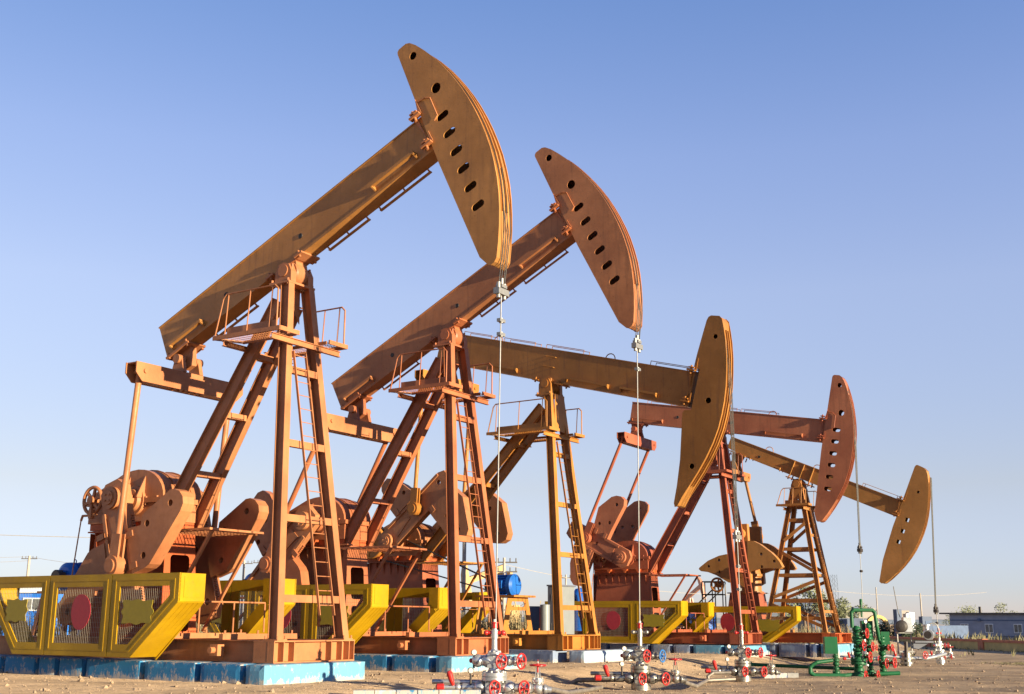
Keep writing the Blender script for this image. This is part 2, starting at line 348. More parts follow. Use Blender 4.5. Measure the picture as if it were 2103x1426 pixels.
D_OUT = [(4.65, 2.60), (4.68, 2.69), (4.74, 2.72), (5.00, 2.70), (5.16, 2.63), (5.28, 2.46), (5.42, 2.17), (5.54, 1.86), (5.66, 1.5), (5.76, 1.15), (5.84, 0.8), (5.90, 0.4), (5.92, 0.0), (5.91, -0.4), (5.87, -0.8), (5.79, -1.2), (5.67, -1.6), (5.52, -2.0), (5.33, -2.4), (5.18, -2.64), (5.06, -2.70), (4.95, -2.66), (4.77, -1.73), (4.67, -0.2), (4.67, 1.0)]
LOBE = [(0.92, 0.42), (1.0, 0.90), (0.78, 1.0), (0.52, 2.0), (0.55, 2.15), (0.66, 2.30), (0.82, 2.38), (0.98, 2.36), (1.12, 2.24), (1.98, 1.02), (2.02, 0.86), (2.02, 0.42)]

LOBE_F = [(3.02 - u, v) for u, v in LOBE]
L2 = [(.90, .42), (.42, 1.05), (.33, 1.60), (.40, 1.86), (.58, 1.97), (.95, 1.97), (1.18, 1.80), (1.62, 1.1), (1.75, .42)]
L3A = [(.85, .42), (.82, .80), (.92, 1.62), (1.05, 1.80), (1.40, 1.82), (1.55, 1.66), (1.82, 1.15), (2.0, .62), (2.0, .42)]
L3B = [(2.15, .42), (2.22, 1.6), (2.35, 1.95), (2.62, 2.18), (2.88, 2.24), (3.08, 2.12), (3.58, 1.06), (3.42, .42)]
L4A = [(.95, .42), (.95, .88), (.88, 2.10), (.98, 2.35), (1.20, 2.42), (1.42, 2.36), (1.62, 2.2), (2.0, 1.5), (1.80, .42)]
L4B = [(1.30, .42), (1.22, 1.4), (1.18, 1.95), (1.32, 2.12), (1.55, 2.18), (1.78, 2.06), (2.15, 1.4), (2.38, .42)]
def build_jack(c):
    tp = c.get('type', 'A')
    t = thing('pump_jack', c['label'], 'pump jack', (c['X'], c['Y'], 0), c['a'], 'pump jacks standing in a row')
    P = M[c['p']]; Hd = M[c['h']]; gx = c['gx']; px0, pz0 = c['piv']; al = c['alpha']; ca, sa = math.cos(al), math.sin(al)
    def W(p):    # beam frame -> jack frame
        return Vector((px0 + p.x*ca - p.z*sa, p.y, pz0 + p.x*sa + p.z*ca))
    # ---- skid base
    zb, zs = c['zb'], 0.868
    b = MB()
    for sy in (-1, 1):
        b.ibar((-9.3 + (gx + 4.95), sy*1.02, (zb+zs)/2), (c['xb'] - 0.4, sy*1.02, (zb+zs)/2), 0.22, zs - zb, (0, 1, 0))
    for xx in (-8.8 + gx + 4.95, -6.6 + gx + 4.95, -4.2, -2.2): b.bar((xx, -0.99, (zb+zs)/2), (xx, 0.99, (zb+zs)/2), 0.18, 0.30, (1, 0, 0))
    b.build('skid_base', M[c.get('skid', c['p'])], t)
    xb, yb = c['xb'], c['yb']
    fb = MB()
    fb.bx(xb - 0.62, xb, -yb, yb, zs - 0.028, zs + 0.002); fb.bx(xb - 0.62, xb, -yb, yb, zb, zb + 0.025)
    fb.bx(xb - 0.20, xb - 0.17, -yb, yb, zb + 0.026, zs - 0.029)
    for yy in (-yb + 0.01, -yb + 0.30, -yb + 0.62, yb - 0.78, yb - 0.42, yb - 0.18, yb - 0.01):
        fb.bx(xb - 0.168, xb - 0.006, yy - 0.009, yy + 0.009, zb + 0.026, zs - 0.029)
    for sy in (-1, 1): fb.bx(xb - 0.60, xb - 0.205, sy*(yb - 0.012) - 0.009, sy*(yb - 0.012) + 0.009, zb + 0.026, zs - 0.029)
    fb.build('base_end_box', M[c.get('skid2', c['p'])], t)
    for xx, y1 in ((-0.95, 1.05), (-2.6, 1.05)):
        k = MB(); k.bx(xx - 0.12, xx + 0.0, -1.30, y1, zs + 0.006, zs + 0.125)
        for yy in (-1.2, -0.2, 0.9): k.tube((xx - 0.05, yy, zs + 0.12), (xx - 0.05, yy, zs + 0.20), 0.025, 6)
        k.build('cross_channel', P, t)
    lug = MB(); lug.bx(-1.30, -1.06, -1.33, -1.14, zb + 0.12, zb + 0.36); lug.tube((-1.18, -1.45, zb + 0.24), (-1.18, -1.30, zb + 0.24), 0.07, 12)
    lug.build('lifting_lug', P, t)
    # ---- tower
    zc = c.get('zc', 9.14)
    if tp != 'D':
        feet = (c['xf'] - 0.14, c['yf'] - 0.10)
        for sy in (-1, 1):
            l = MB(); p0 = Vector((feet[0], sy*feet[1], zs + 0.006)); p1 = Vector((-0.50, sy*0.345, zc - 0.07))
            l.ibar(p0, p1, 0.19, 0.27, (0, 1, 0), 0.02, 0.03); l.box((p0.x, p0.y, zs + 0.018), (0.40, 0.30, 0.03))
            for dx in (-0.17, 0.17):
                for dy in (-0.12, 0.12): l.tube((p0.x + dx, p0.y + dy, zs + 0.03), (p0.x + dx, p0.y + dy, zs + 0.10), 0.022, 6)
            l.build('front_leg', P, t)
            r = MB(); q0 = Vector((gx + 0.89, sy*0.50, 3.47)); q1 = Vector((-0.80, sy*0.30, zc - 0.45))
            r.ibar(q0, q1, 0.17, 0.34, (0, 1, 0), 0.022, 0.03); r.box((q0.x, q0.y, 3.455), (0.55, 0.30, 0.04))
            r.build('rear_leg', P, t)
        def legpt(z, s_): f = (z - zs)/(zc - 0.07 - zs); return Vector((feet[0] + (-0.50 - feet[0])*f, s_*(feet[1] + (0.345 - feet[1])*f), z))
        for z in (1.75, 3.50, 5.20, 6.94):
            k = MB(); a_ = legpt(z, -1); b_ = legpt(z, 1); a_.y += 0.05; b_.y -= 0.05; a_.x += 0.06; b_.x += 0.06
            k.bar(a_, b_, 0.13, 0.16, (1, 0, 0)); k.build('cross_brace', P, t)
        for f in (0.24, 0.5, 0.76):
            q = Vector((gx + 0.89, 0, 3.47)).lerp(Vector((-0.80, 0, zc - 0.45)), f); hw = 0.50 - 0.20*f
            k = MB(); k.bar((q.x + 0.05, -hw + 0.055, q.z), (q.x + 0.05, hw - 0.055, q.z), 0.22, 0.14, (1, 0, 0)); k.build('rear_leg_tie', P, t)
        # gusset under the cap
        k = MB(); k.plate([(-0.42, zc - 1.35), (-0.20, zc - 1.35), (0.20, zc - 1.35), (0.42, zc - 1.35), (0.36, zc - 0.05), (-0.36, zc - 0.05)] if tp == 'B' else [(-0.36, zc - 0.9), (-0.12, zc - 0.6), (0.12, zc - 0.6), (0.36, zc - 0.9), (0.33, zc - 0.05), (-0.33, zc - 0.05)], -0.46, -0.44, P=lambda a_, b_, t_: Vector((t_ + (0.17 if tp == 'B' else -0.24) - 0.0, a_*0.86, b_)))
        k.build('top_gusset', P, t)
        # cap plate and saddle bearing
        k = MB(); k.bx(-0.99, -0.36, -0.46, 0.46, zc - 0.065, zc - 0.015)
        for dx in (-0.93, -0.42):
            for dy in (-0.42, 0.42): k.tube((dx, dy, zc - 0.10), (dx, dy, zc + 0.05), 0.03, 6)
        k.build('cap_plate', P, t)
    else:
        # four splayed legs with bracing
        tops = {(1, -1): (0.10, -0.27), (1, 1): (0.10, 0.27), (-1, -1): (-0.30, -0.27), (-1, 1): (-0.30, 0.27)}
        ft = {(1, -1): (1.10, -1.0), (1, 1): (1.10, 1.0), (-1, -1): (-1.62, -1.0), (-1, 1): (-1.62, 1.0)}
        def LP(k_, z): f = (z - zs)/(7.26 - zs); a_, b_ = ft[k_], tops[k_]; return Vector((a_[0] + (b_[0] - a_[0])*f, a_[1] + (b_[1] - a_[1])*f, z))
        for k_ in ft:
            l = MB(); l.ibar(LP(k_, zs + 0.01), LP(k_, 7.26), 0.15, 0.20, (0, 1, 0), 0.02, 0.03); a_ = LP(k_, zs); l.box((a_.x, a_.y, zs + 0.02), (0.34, 0.28, 0.03))
            l.build('front_leg' if k_[0] > 0 else 'rear_leg', P, t)
        for sy in (-1, 1):
            for z in (5.88, 4.57, 3.40, 2.28, 1.5):
                k = MB(); k.bar(LP((-1, sy), z) + V(0.07, 0, 0), LP((1, sy), z) - V(0.07, 0, 0), 0.08, 0.15, (0, 1, 0)); k.build('cross_brace', P, t)
            for z0, z1, d in ((4.95, 5.72, 1), (4.42, 3.58, 1), (2.42, 3.12, 1), (2.1, 1.15, 1)):
                k = MB(); k.bar(LP((-1, sy), z0) + V(0.07, 0.05*sy, 0), LP((1, sy), z1) + V(-0.07, 0.05*sy, 0), 0.06, 0.14, (0, 1, 0)); k.build('diagonal_brace', P, t)
        for sx in (-1, 1):
            for z in (5.2, 3.4, 1.8):
                k = MB(); k.bar(LP((sx, -1), z) + V(0, 0.08, 0), LP((sx, 1), z) - V(0, 0.08, 0), 0.07, 0.12, (1, 0, 0)); k.build('cross_brace', P, t)
        k = MB(); k.bx(-0.42, 0.22, -0.36, 0.36, 7.27, 7.33)
        k.plate([(-0.36, 6.4), (-0.30, 6.4), (-0.20, 6.75), (-0.08, 6.9), (0.04, 6.75), (0.14, 6.4), (0.22, 6.4), (0.14, 7.265), (-0.34, 7.265)], -0.36, -0.345)
        k.build('cap_plate', P, t)
        zc = 7.35
    # saddle bearing: two pedestals on the cap, a saddle under the beam
    bz0 = c['beam'][2]
    k = MB(); rb = 0.22
    for sy in (-1, 1):
        k.plate([(px0 - 0.26, zc - 0.012), (px0 + 0.26, zc - 0.012), (px0 + 0.25, pz0 - 0.02), (px0 + 0.16, pz0 + 0.16), (px0, pz0 + 0.21), (px0 - 0.16, pz0 + 0.16), (px0 - 0.25, pz0 - 0.02)], sy*0.30 - 0.09, sy*0.30 + 0.09)
        k.tube((px0, sy*0.385, pz0), (px0, sy*0.42, pz0), 0.15, 18)
        for dx in (-0.2, 0.2): k.tube((px0 + dx, sy*0.3, pz0 + 0.02), (px0 + dx, sy*0.3, pz0 + 0.17), 0.03, 8)
    k.build('saddle_bearing', P, t)
    k = MB(W); k.lathe((0, -0.205, 0), (0, 1, 0), [(0, 0.26), (0.05, 0.29), (0.36, 0.29), (0.41, 0.26)], 20)
    k.plate([(-0.30, bz0 - 0.035), (-0.26, 0.0), (0.26, 0.0), (0.30, bz0 - 0.035)], -0.19, 0.19)
    k.bx(-0.62, -0.36, -0.33, 0.33, bz0 - 0.085, bz0 - 0.034); k.bx(0.36, 0.62, -0.33, 0.33, bz0 - 0.085, bz0 - 0.034); k.bx(-0.36, 0.36, -0.24, 0.24, bz0 - 0.075, bz0 - 0.034)
    for sx in (-0.5, 0.5):
        for sy in (-0.27, 0.27): k.tube((sx, sy, bz0 - 0.14), (sx, sy, bz0 + 0.05), 0.032, 8)
    k.build('beam_saddle', P, t)
    # ---- walking beam
    x0, x1, z0, z1 = c['beam']
    k = MB(W); hw = 0.195
    zr0 = c.get('zrear', z0)
    k.plate([(x0, zr0 + 0.035), (x0 + 0.9, z0 + 0.035 if zr0 == z0 else zr0*0.4 + z0*0.6 + 0.035), (x1, z0 + 0.035), (x1, z1 - 0.035), (x0, z1 - 0.035)], -hw, hw)
    k.bx(x0 - 0.01, x1 + 0.01, -hw - 0.022, hw + 0.022, z1 - 0.034, z1)
    if zr0 == z0: k.bx(x0 - 0.01, x1 + 0.01, -hw - 0.022, hw + 0.022, z0 - 0.032, z0 + 0.034)
    bm_ = k.build('walking_beam', Hd, t)
    for hx in c.get('beamholes', (-2.0, 0.65)):
        for sy in (-1, 1): d = MB(W); d.ring((hx, sy*(hw + 0.002), (z0 + z1)/2 - 0.05), (0, 1, 0), 0.055, 0.014, 14, 6); d.tube((hx, sy*(hw + 0.0), (z0 + z1)/2 - 0.05), (hx, sy*(hw + 0.004), (z0 + z1)/2 - 0.05), 0.05, 14); d.build('pipe_port', 'dark', bm_)
    for ax, bx_ in c['rails']:
        for sy in (-1, 1):
            r = MB(W); zz = z0 + 0.17; yy = sy*(hw + 0.10)
            r.bx(ax, bx_, yy - 0.045, yy + 0.045, zz - 0.012, zz + 0.012); r.bx(ax, bx_, yy + sy*0.045 - 0.008, yy + sy*0.045 + 0.008, zz - 0.012, zz + 0.06)
            for e in (ax + 0.02, bx_ - 0.02): r.plate([(hw*0, 0)] and [(sy*hw, zz - 0.12), (sy*(hw + 0.15), zz - 0.02), (sy*(hw + 0.15), zz + 0.06), (sy*hw, zz + 0.06)], e - 0.02, e + 0.02, P=lambda u, v, t_: Vector((t_, u, v)))
            r.build('side_rail', Hd, bm_)
    for ax, bx_ in c.get('under', ()):
        r = MB(W); zz = z0 - 0.11; r.bar((ax, hw + .06, zz), (bx_, hw + .06, zz), .07, .03); 
        for e in (ax + .03, (ax + bx_)/2, bx_ - .03): r.bar((e, hw + .06, zz), (e, hw - .01, z0 - .034), .04, .03)
        r.build('under_rail', Hd, bm_)
    for ax, bx_ in c.get('toprails', ()):
        r = MB(W)
        for sy in (-1, 1): r.path([V(ax, sy*0.19, z1), V(ax, sy*0.19, z1 + 0.13), V(bx_, sy*0.19, z1 + 0.13), V(bx_, sy*0.19, z1)], 0.012, 6)
        r.build('grab_rail', Hd, bm_)
    for hx in c.get('loops', ()):
        r = MB(W); pts = [V(hx + 0.19*math.cos(a_), 0, z1 - 0.01 + 0.19*math.sin(a_)) for a_ in [math.pi*i/8 for i in range(9)]]; r.path(pts, 0.018, 6); r.build('lifting_loop', Hd, bm_)
    for hx in c.get('clips', ()):
        r = MB(W)
        for zz in (0.62, 0.98): r.path([V(hx, -hw, zz*1.0), V(hx, -hw - 0.09, zz), V(hx + 0.42, -hw - 0.09, zz), V(hx + 0.42, -hw, zz)], 0.014, 6)
        r.build('step_rung', Hd, bm_)
    for hx in c.get('stiff', ()):
        r = MB(W)
        for sy in (-1, 1): r.bx(hx - 0.015, hx + 0.015, sy*(hw + 0.045) - 0.045, sy*(hw + 0.045) + 0.045, z0 + 0.01, z1 - 0.036)
        r.build('stiffener', Hd, bm_)
    # ---- horse head
    out, R0 = c['out'], c['R0']
    k = MB(W); hh = c.get('hw', 0.25)
    holes = c['holes']
    for sy in (-1, 1): k.plate(out, sy*hh - 0.012, sy*hh + 0.012, holes)
    # curved rope track (inset) and closing strips round the rim
    n = len(out); cx = sum(p[0] for p in out)/n; cz = sum(p[1] for p in out)/n
    def ins(p, d_):
        v_ = Vector((cx - p[0], cz - p[1])); 
        if p[0] > cx and abs(p[1]) < 2.95: v_ = Vector((-p[0], -p[1]))
        v_.normalize(); return (p[0] + v_.x*d_, p[1] + v_.y*d_)
    vs = []; 
    for p in out:
        q = ins(p, 0.045 if p[0] > cx else 0.02); vs += [V(q[0], -hh + 0.012, q[1]), V(q[0], hh - 0.012, q[1])]
    k.add(vs, [(2*i, 2*i + 1, (2*i + 3) % (2*n), (2*i + 2) % (2*n)) for i in range(n)])
    vs = []
    hd = k.build('horse_head', Hd, t)
    k = MB(W)   # raised rope guides on the track
    arc = [p for p in out if p[0] > cx + 0.1 and abs(p[1]) < 3.0]; arc.sort(key=lambda p: -p[1])
    for yy in ((-0.075, 0.075)):
        for a_, b_ in zip(arc[:-1], arc[1:]):
            a2, b2 = ins(a_, 0.02), ins(b_, 0.02); k.bar((a2[0], yy, a2[1]), (b2[0], yy, b2[1]), 0.03, 0.06, (0, 1, 0))
    k.build('rope_track', Hd, hd)
    # head-to-beam brackets
    for zz in (z1 + 0.03, z0 + 0.13):
        for sy in (-1, 1):
            r = MB(W); r.box((x1 - 0.10, sy*0.30, zz), (0.30, 0.14, 0.05)); r.box((x1 - 0.10, sy*0.30, zz + 0.09), (0.20, 0.12, 0.04)); r.tube((x1 - 0.12, sy*0.30, zz - 0.12), (x1 - 0.12, sy*0.30, zz + 0.16), 0.035, 8)
            r.plate([(x1 - 0.02, zz), (x1 + 0.06, zz + (0.42 if zz > 0.7 else 0.30)), (x1 + 0.08, zz)], sy*0.285 - 0.012, sy*0.285 + 0.012)
            r.plate([(x1 - 0.22, zz), (x1 - 0.06, zz - (0.55 if zz > 0.7 else -0.30)), (x1 - 0.10, zz)], sy*0.235 - 0.012, sy*0.235 + 0.012)
            r.build('head_clamp', M[c['p']], hd)
    if c.get('handle', True):
        r = MB(W); r.path([V(x1 + 0.05, -hh - 0.04, z1 + 0.35), V(x1 + 0.30, -hh - 0.04, z1 + 0.30), V(x1 + 0.42, -hh - 0.04, z1 + 0.20), V(x1 + 0.42, -hh - 0.04, z0 + 0.62), V(x1 + 0.30, -hh - 0.04, z0 + 0.55)], 0.016, 6); r.build('grab_handle', M[c['p']], hd)
    # ---- bridle: two ropes over the track, carrier bar, polished rod
    Rr = R0 - 0.012; xr = px0 + Rr
    wa = math.asin((2.75 if tp != 'D' else 2.0)/R0) + al
    cz_ = c['carrier']; wellx = c['wellx']
    for yy in (-0.12, 0.12):
        r = MB(); pts = []
        for i in range(19):
            an = wa*(1 - i/18); pts.append(V(px0 + Rr*math.cos(an), yy, pz0 + Rr*math.sin(an)))
        pts.append(V(c['carx'], yy*0.9, cz_ + 0.1)); r.path(pts, 0.011, 7); r.build('wire_rope', 'rope', t)
    if c.get('rope2'):
        for yy in (-0.04, 0.05):
            r = MB(); r.path([V(px0 + Rr*math.cos(min(wa, .25)), yy, pz0 + Rr*math.sin(min(wa, .25))), V(xr, yy, pz0), V(c['carx'], yy, cz_)], 0.010, 6); r.build('wire_rope', 'rope', t)
    k = MB(); cx_ = c['carx']
    k.box((cx_, 0, cz_), (0.14, 0.40, 0.13)); k.tube((cx_, -0.11, cz_ - 0.14), (cx_, -0.11, cz_ + 0.20), 0.045, 10); k.tube((cx_, 0.11, cz_ - 0.14), (cx_, 0.11, cz_ + 0.20), 0.045, 10)
    k.box((cx_, 0, cz_ + 0.12), (0.16, 0.20, 0.07)); k.tube((cx_, 0, cz_ + 0.16), (cx_, 0, cz_ + 0.30), 0.05, 10)
    k.build('carrier_bar', 'dark' if c.get('darkcar') else 'galv', t)
    for dz in c.get('clamps', (-0.55,)):
        k = MB(); k.box((cx_, 0, cz_ + dz), (0.09, 0.20, 0.07)); k.tube((cx_, 0, cz_ + dz - 0.05), (cx_, 0, cz_ + dz + 0.05), 0.045, 10); k.build('rod_clamp', 'dark' if c.get('darkcar') else 'galv', t)
    k = MB(); k.tube((cx_, 0, cz_ + 0.3), (wellx, 0, c.get('rodz', 1.15)), 0.014, 10); k.build('polished_rod', 'steel', t)
    # ---- equalizer, pitmans
    ex = c['eqx']; e0 = W(V(ex, 0, c.get('eqz', -0.14)))
    k = MB(W); 
    k.plate([(ex - 0.30, bz0 + (zr0 - z0) - 0.035), (ex + 0.30, bz0 + (zr0 - z0) - 0.035), (ex + 0.20, -0.12), (ex + 0.12, -0.30), (ex - 0.12, -0.30), (ex - 0.20, -0.12)], -0.10, 0.10)
    k.bx(ex - 0.42, ex + 0.42, -0.30, 0.30, bz0 + (zr0 - z0) - 0.09, bz0 + (zr0 - z0) - 0.034)
    for sx in (-0.34, 0.34):
        for sy in (-0.25, 0.25): k.tube((ex + sx, sy, bz0 - 0.14), (ex + sx, sy, bz0 + 0.06), 0.03, 8)
    k.build('tail_bearing', P, t)
    et = e0.z - 0.34
    k = MB(); eh = c.get('eqh', 0.46); ey = c.get('eqy', 1.75)
    ch = 0.20
    k.plate([(-ey, et), (ey, et), (ey, et - eh + ch), (ey - ch, et - eh), (-ey + ch, et - eh), (-ey, et - eh + ch)], e0.x - 0.20, e0.x - 0.17, P=lambda u, v, t_: Vector((t_, u, v)))
    k.plate([(-ey, et), (ey, et), (ey, et - eh + ch), (ey - ch, et - eh), (-ey + ch, et - eh), (-ey, et - eh + ch)], e0.x + 0.17, e0.x + 0.20, P=lambda u, v, t_: Vector((t_, u, v)))
    k.bx(e0.x - 0.168, e0.x + 0.168, -ey + 0.30, ey - 0.30, et - eh + 0.01, et - 0.012); k.bx(e0.x - 0.168, e0.x + 0.168, -ey + 0.02, ey - 0.02, et - 0.03, et - 0.004)
    for sy in (-1, 1): k.tube((e0.x - 0.24, sy*(ey - 0.27), et - 0.20), (e0.x + 0.24, sy*(ey - 0.27), et - 0.20), 0.055, 12)
    for i in range(6): k.tube((e0.x, -0.45 + i*0.18, et - eh - 0.03), (e0.x, -0.45 + i*0.18, et - eh + 0.01), 0.03, 6)
    k.build('equalizer', M[c.get('eqm', c['p'])], t)
    k = MB()
    for sy in (-1, 1):
        k.plate([(e0.x - 0.22, et + 0.002), (e0.x + 0.22, et + 0.002), (e0.x + 0.10, e0.z + 0.08), (e0.x - 0.10, e0.z + 0.08)], sy*0.27 - 0.06, sy*0.27 + 0.06)
        k.tube((e0.x, sy*0.18, e0.z), (e0.x, sy*0.40, e0.z), 0.12, 16)
    k.build('equalizer_bearing', P, t)
    hub = Vector((gx, 0, c.get('hz', 4.13))); th = c['crank']; cu = Vector((math.cos(th), 0, math.sin(th))); cv = Vector((-math.sin(th), 0, math.cos(th)))
    pinr = c.get('pinr', 1.70); py_ = ey - 0.27
    pin = hub + cu*pinr
    for sy in (-1, 1):
        k = MB(); k.tube((e0.x, sy*py_, et - 0.20), (pin.x, sy*py_, pin.z + 0.35), 0.075, 14)
        d_ = (Vector((e0.x, 0, et - 0.2)) - Vector((pin.x, 0, pin.z))).normalized(); s_ = Vector((d_.z, 0, -d_.x))
        for o_ in (-0.15, 0.15):
            q0 = Vector((pin.x, sy*py_, pin.z)); a_ = q0 + Vector((0, sy*o_*0.45, 0))
            k.bar(a_ - d_*0.2, a_ + d_*0.75, 0.05, 0.30, (0, 1, 0))
        k.tube((pin.x, sy*(py_ - 0.14), pin.z), (pin.x, sy*(py_ + 0.15), pin.z), 0.24, 20); k.tube((pin.x, sy*(py_ + 0.15), pin.z), (pin.x, sy*(py_ + 0.19), pin.z), 0.16, 18)
        k.build('pitman_arm', P, t)
        # crank arm
        yc = py_ - 0.30
        def CP_(u, v, t_, sy=sy): q = hub + cu*u + cv*v; return Vector((q.x, t_, q.z))
        k = MB(); LA = c.get('armlen', 3.0)
        if tp != 'D':
            arm = [(-0.42, -0.22), (-0.42, 0.22), (-0.22, 0.42), (LA - 0.25, 0.42), (LA, 0.30), (LA, -0.30), (LA - 0.25, -0.42), (-0.22, -0.42)]
            k.plate(arm, sy*(yc + 0.02) - 0.10, sy*(yc + 0.02) + 0.10, [circ(LA - 0.45, 0.12, 0.09), circ(pinr - 0.55, 0, 0.08), circ(pinr - 0.85, 0, 0.08)], P=CP_)
            for e_ in (-0.36, 0.36): k.plate([(0.3, e_ - 0.05), (LA - 0.3, e_ - 0.05), (LA - 0.3, e_ + 0.05), (0.3, e_ + 0.05)], sy*(yc + 0.12), sy*(yc + 0.17), P=CP_)
            k.plate([(0.45, -0.20), (1.3, -0.04), (1.3, 0.04), (0.45, 0.20)], sy*(yc + 0.12), sy*(yc + 0.15), P=CP_)
        else:
            k.plate([(-0.5, -0.38), (2.15, -0.30), (2.15, 0.30), (-0.5, 0.38), (-0.7, 0)], sy*yc - 0.14, sy*yc + 0.14, [circ(1.35, 0, 0.08)], P=CP_)
        k.tube(CP_(0, 0, sy*(yc + 0.10)), CP_(0, 0, sy*(yc + 0.26)), 0.27, 20); k.tube(CP_(0, 0, sy*(yc + 0.26)), CP_(0, 0, sy*(yc + 0.30)), 0.17, 18)
        for i in range(4): a_ = i*math.pi/2 + 0.5; k.tube(CP_(0.10*math.cos(a_), 0.10*math.sin(a_), sy*(yc + 0.3)), CP_(0.10*math.cos(a_), 0.10*math.sin(a_), sy*(yc + 0.325)), 0.025, 6)
        cr = k.build('crank_arm', M[c.get('crm', c['p'])], t)
        if tp != 'D':   # toothed adjusting racks along the arm
            k = MB()
            for i in range(34):
                u0 = 0.55 + i*0.062
                if u0 < LA - 0.35: k.plate([(u0, 0.42), (u0 + 0.034, 0.42), (u0 + 0.034, 0.465), (u0, 0.465)], sy*yc - 0.03, sy*yc + 0.05, P=CP_)
            k.build('gear_rack', M[c['p']], cr)
        for lb in c['lobes']:
            side, du, sc = lb
            k = MB()
            if tp != 'D':
                poly = [(u, side*v) for u, v in du]; vm = max(v for u, v in du); ut = sum(u for u, v in du if v > vm - .35)/max(1, sum(1 for u, v in du if v > vm - .35)); ub = (du[0][0] + du[-1][0])/2
                hl = [circ(ut, side*(vm - .42), 0.08), circ(ub*.5 + ut*.5 - .12, side*1.12, 0.08), circ(ub + .25, side*.86, 0.08)]; bu = sorted((du[0][0] + .17, du[-1][0] - .17))
            else:
                poly = side; hl = [circ(x_, z_, 0.07) for x_, z_ in du]
            PF = CP_ if tp != 'D' else (lambda u, v, t_: Vector((hub.x + u, t_, hub.z + v)))
            k.plate(poly, sy*(yc + 0.03) - 0.17, sy*(yc + 0.03) + 0.17, hl, P=PF)
            if tp != 'D':
                for uu in bu: k.plate([(uu - 0.07, side*0.38), (uu + 0.07, side*0.38), (uu + 0.07, side*0.62), (uu - 0.07, side*0.62)], sy*(yc + 0.20) - 0.03, sy*(yc + 0.20) + 0.05, P=CP_)
            k.build('counterweight', M[c.get('cwm', c['h'])], cr)
    # ---- gearbox and pedestal
    k = MB(); zf = hub.z
    if tp != 'D':
        prof = [(gx - 1.75, 3.62), (gx + 1.0, 3.62), (gx + 1.0, zf)] + [(gx + 0.98*math.cos(a_), zf + 0.74*math.sin(a_) + 0.03) for a_ in [math.pi*i/14 for i in range(0, 9)]] + [(gx - 0.5, zf + 0.70), (gx - 1.3, zf + 0.36), (gx - 1.75, zf + 0.20)]
        k.plate(prof, -0.62, 0.62)
        k.bx(gx - 1.82, gx + 1.08, -0.68, 0.68, zf - 0.07, zf + 0.05)
        for yy in (-0.2, 0.28): k.plate([(gx + 1.0*math.cos(a_), zf + 0.775*math.sin(a_) + 0.03) for a_ in [math.pi*i/14 for i in range(0, 9)]] + [(gx + 0.9*math.cos(a_), zf + 0.68*math.sin(a_)) for a_ in [math.pi*i/14 for i in range(8, -1, -1)]], yy - 0.02, yy + 0.02)
        for dx in (-0.28, 0.28):
            for sy in (-1, 1): k.plate([(sy*0.62, zf + 0.60), (sy*0.86, zf + 0.06), (sy*0.62, zf + 0.06)], gx + dx - 0.02, gx + dx + 0.02, P=lambda u, v, t_: Vector((t_, u, v)))
        for sy in (-1, 1):
            k.lathe((gx, sy*0.60, zf), (0, sy, 0), [(0, 0.36), (0.10, 0.36), (0.101, 0.28), (0.20, 0.26), (0.201, 0.15), (0.62, 0.15)], 22)
            for i in range(7): k.tube((gx - 1.6 + i*0.4, sy*0.65, zf - 0.12), (gx - 1.6 + i*0.4, sy*0.65, zf + 0.09), 0.025, 6)
        k.build('gearbox', M['h2'] if c.get('gh') else P, t)
        k = MB()
        for dx in (-0.1, 0.55, -0.9):
            k.plate([(gx + dx - 0.12, 3.62), (gx + dx + 0.12, 3.62), (gx + dx + 0.02, 3.46), (gx + dx - 0.02, 3.46)], -0.75, 0.75)
        k.bx(gx - 1.7, gx + 0.97, -0.58, 0.58, 3.45, 3.618)
        k.build('gearbox_saddle', M['s'], t)
        k = MB(); fx = gx + 0.97; rx = gx - 1.85
        # pedestal side plates, front plate with windows, ribs
        for sy in (-1, 1): k.plate([(rx, zs + 0.01), (fx + 0.18, zs + 0.01), (fx, 3.40), (rx + 0.25, 3.40)], sy*0.46 - 0.012, sy*0.46 + 0.012)
        def rr(cy, cz, w_, h_, r_=0.08):
            o_ = []
            for (sx_, sz_, a0) in ((1, 1, 0), (-1, 1, 90), (-1, -1, 180), (1, -1, 270)):
                for q_ in range(4): a_ = R(a0 + 30*q_); o_.append((cy + sx_*(w_/2 - r_) + r_*math.cos(a_), cz + sz_*(h_/2 - r_) + r_*math.sin(a_)))
            return o_
        k.plate([(-0.56, zs + 0.01), (0.56, zs + 0.01), (0.46, 3.40), (-0.46, 3.40)], 0, 0.02, [rr(0, 2.36, 0.60, 0.92, .10), rr(0, 1.36, 0.60, 0.70, .10)], P=lambda u, v, t_: Vector((fx + 0.18*(3.4 - v)/2.5 - t_, u, v)))
        k.bx(rx, rx + 0.02, -0.44, 0.44, zs + 0.01, 3.40)
        k.bx(rx + 0.1, fx + 0.06, -0.60, 0.60, 3.40, 3.435)
        for i in range(8): xx = rx + 0.35 + i*(fx - rx - 0.5)/7; k.plate([(-0.57, 3.39), (-0.474, 3.39), (-0.474, 2.95)], xx - 0.012, xx + 0.012, P=lambda u, v, t_: Vector((t_, u, v)))
        k.build('pedestal', M[c.get('ped', c['p'])], t)
        # grating platform beside the gearbox, with struts
        k = MB(); pf = gx + 2.92; z_ = 3.31
        k.bx(pf - 0.03, pf, -0.87, 0.87, z_, z_ + 0.05); k.bx(fx + 0.02, pf - 0.031, -0.87, -0.83, z_, z_ + 0.05); k.bx(fx + 0.02, pf - 0.031, 0.83, 0.87, z_, z_ + 0.05)
        for i in range(16): yy = -0.80 + i*0.107; k.bx(fx + 0.02, pf - 0.031, yy - 0.006, yy + 0.006, z_ + 0.015, z_ + 0.04)
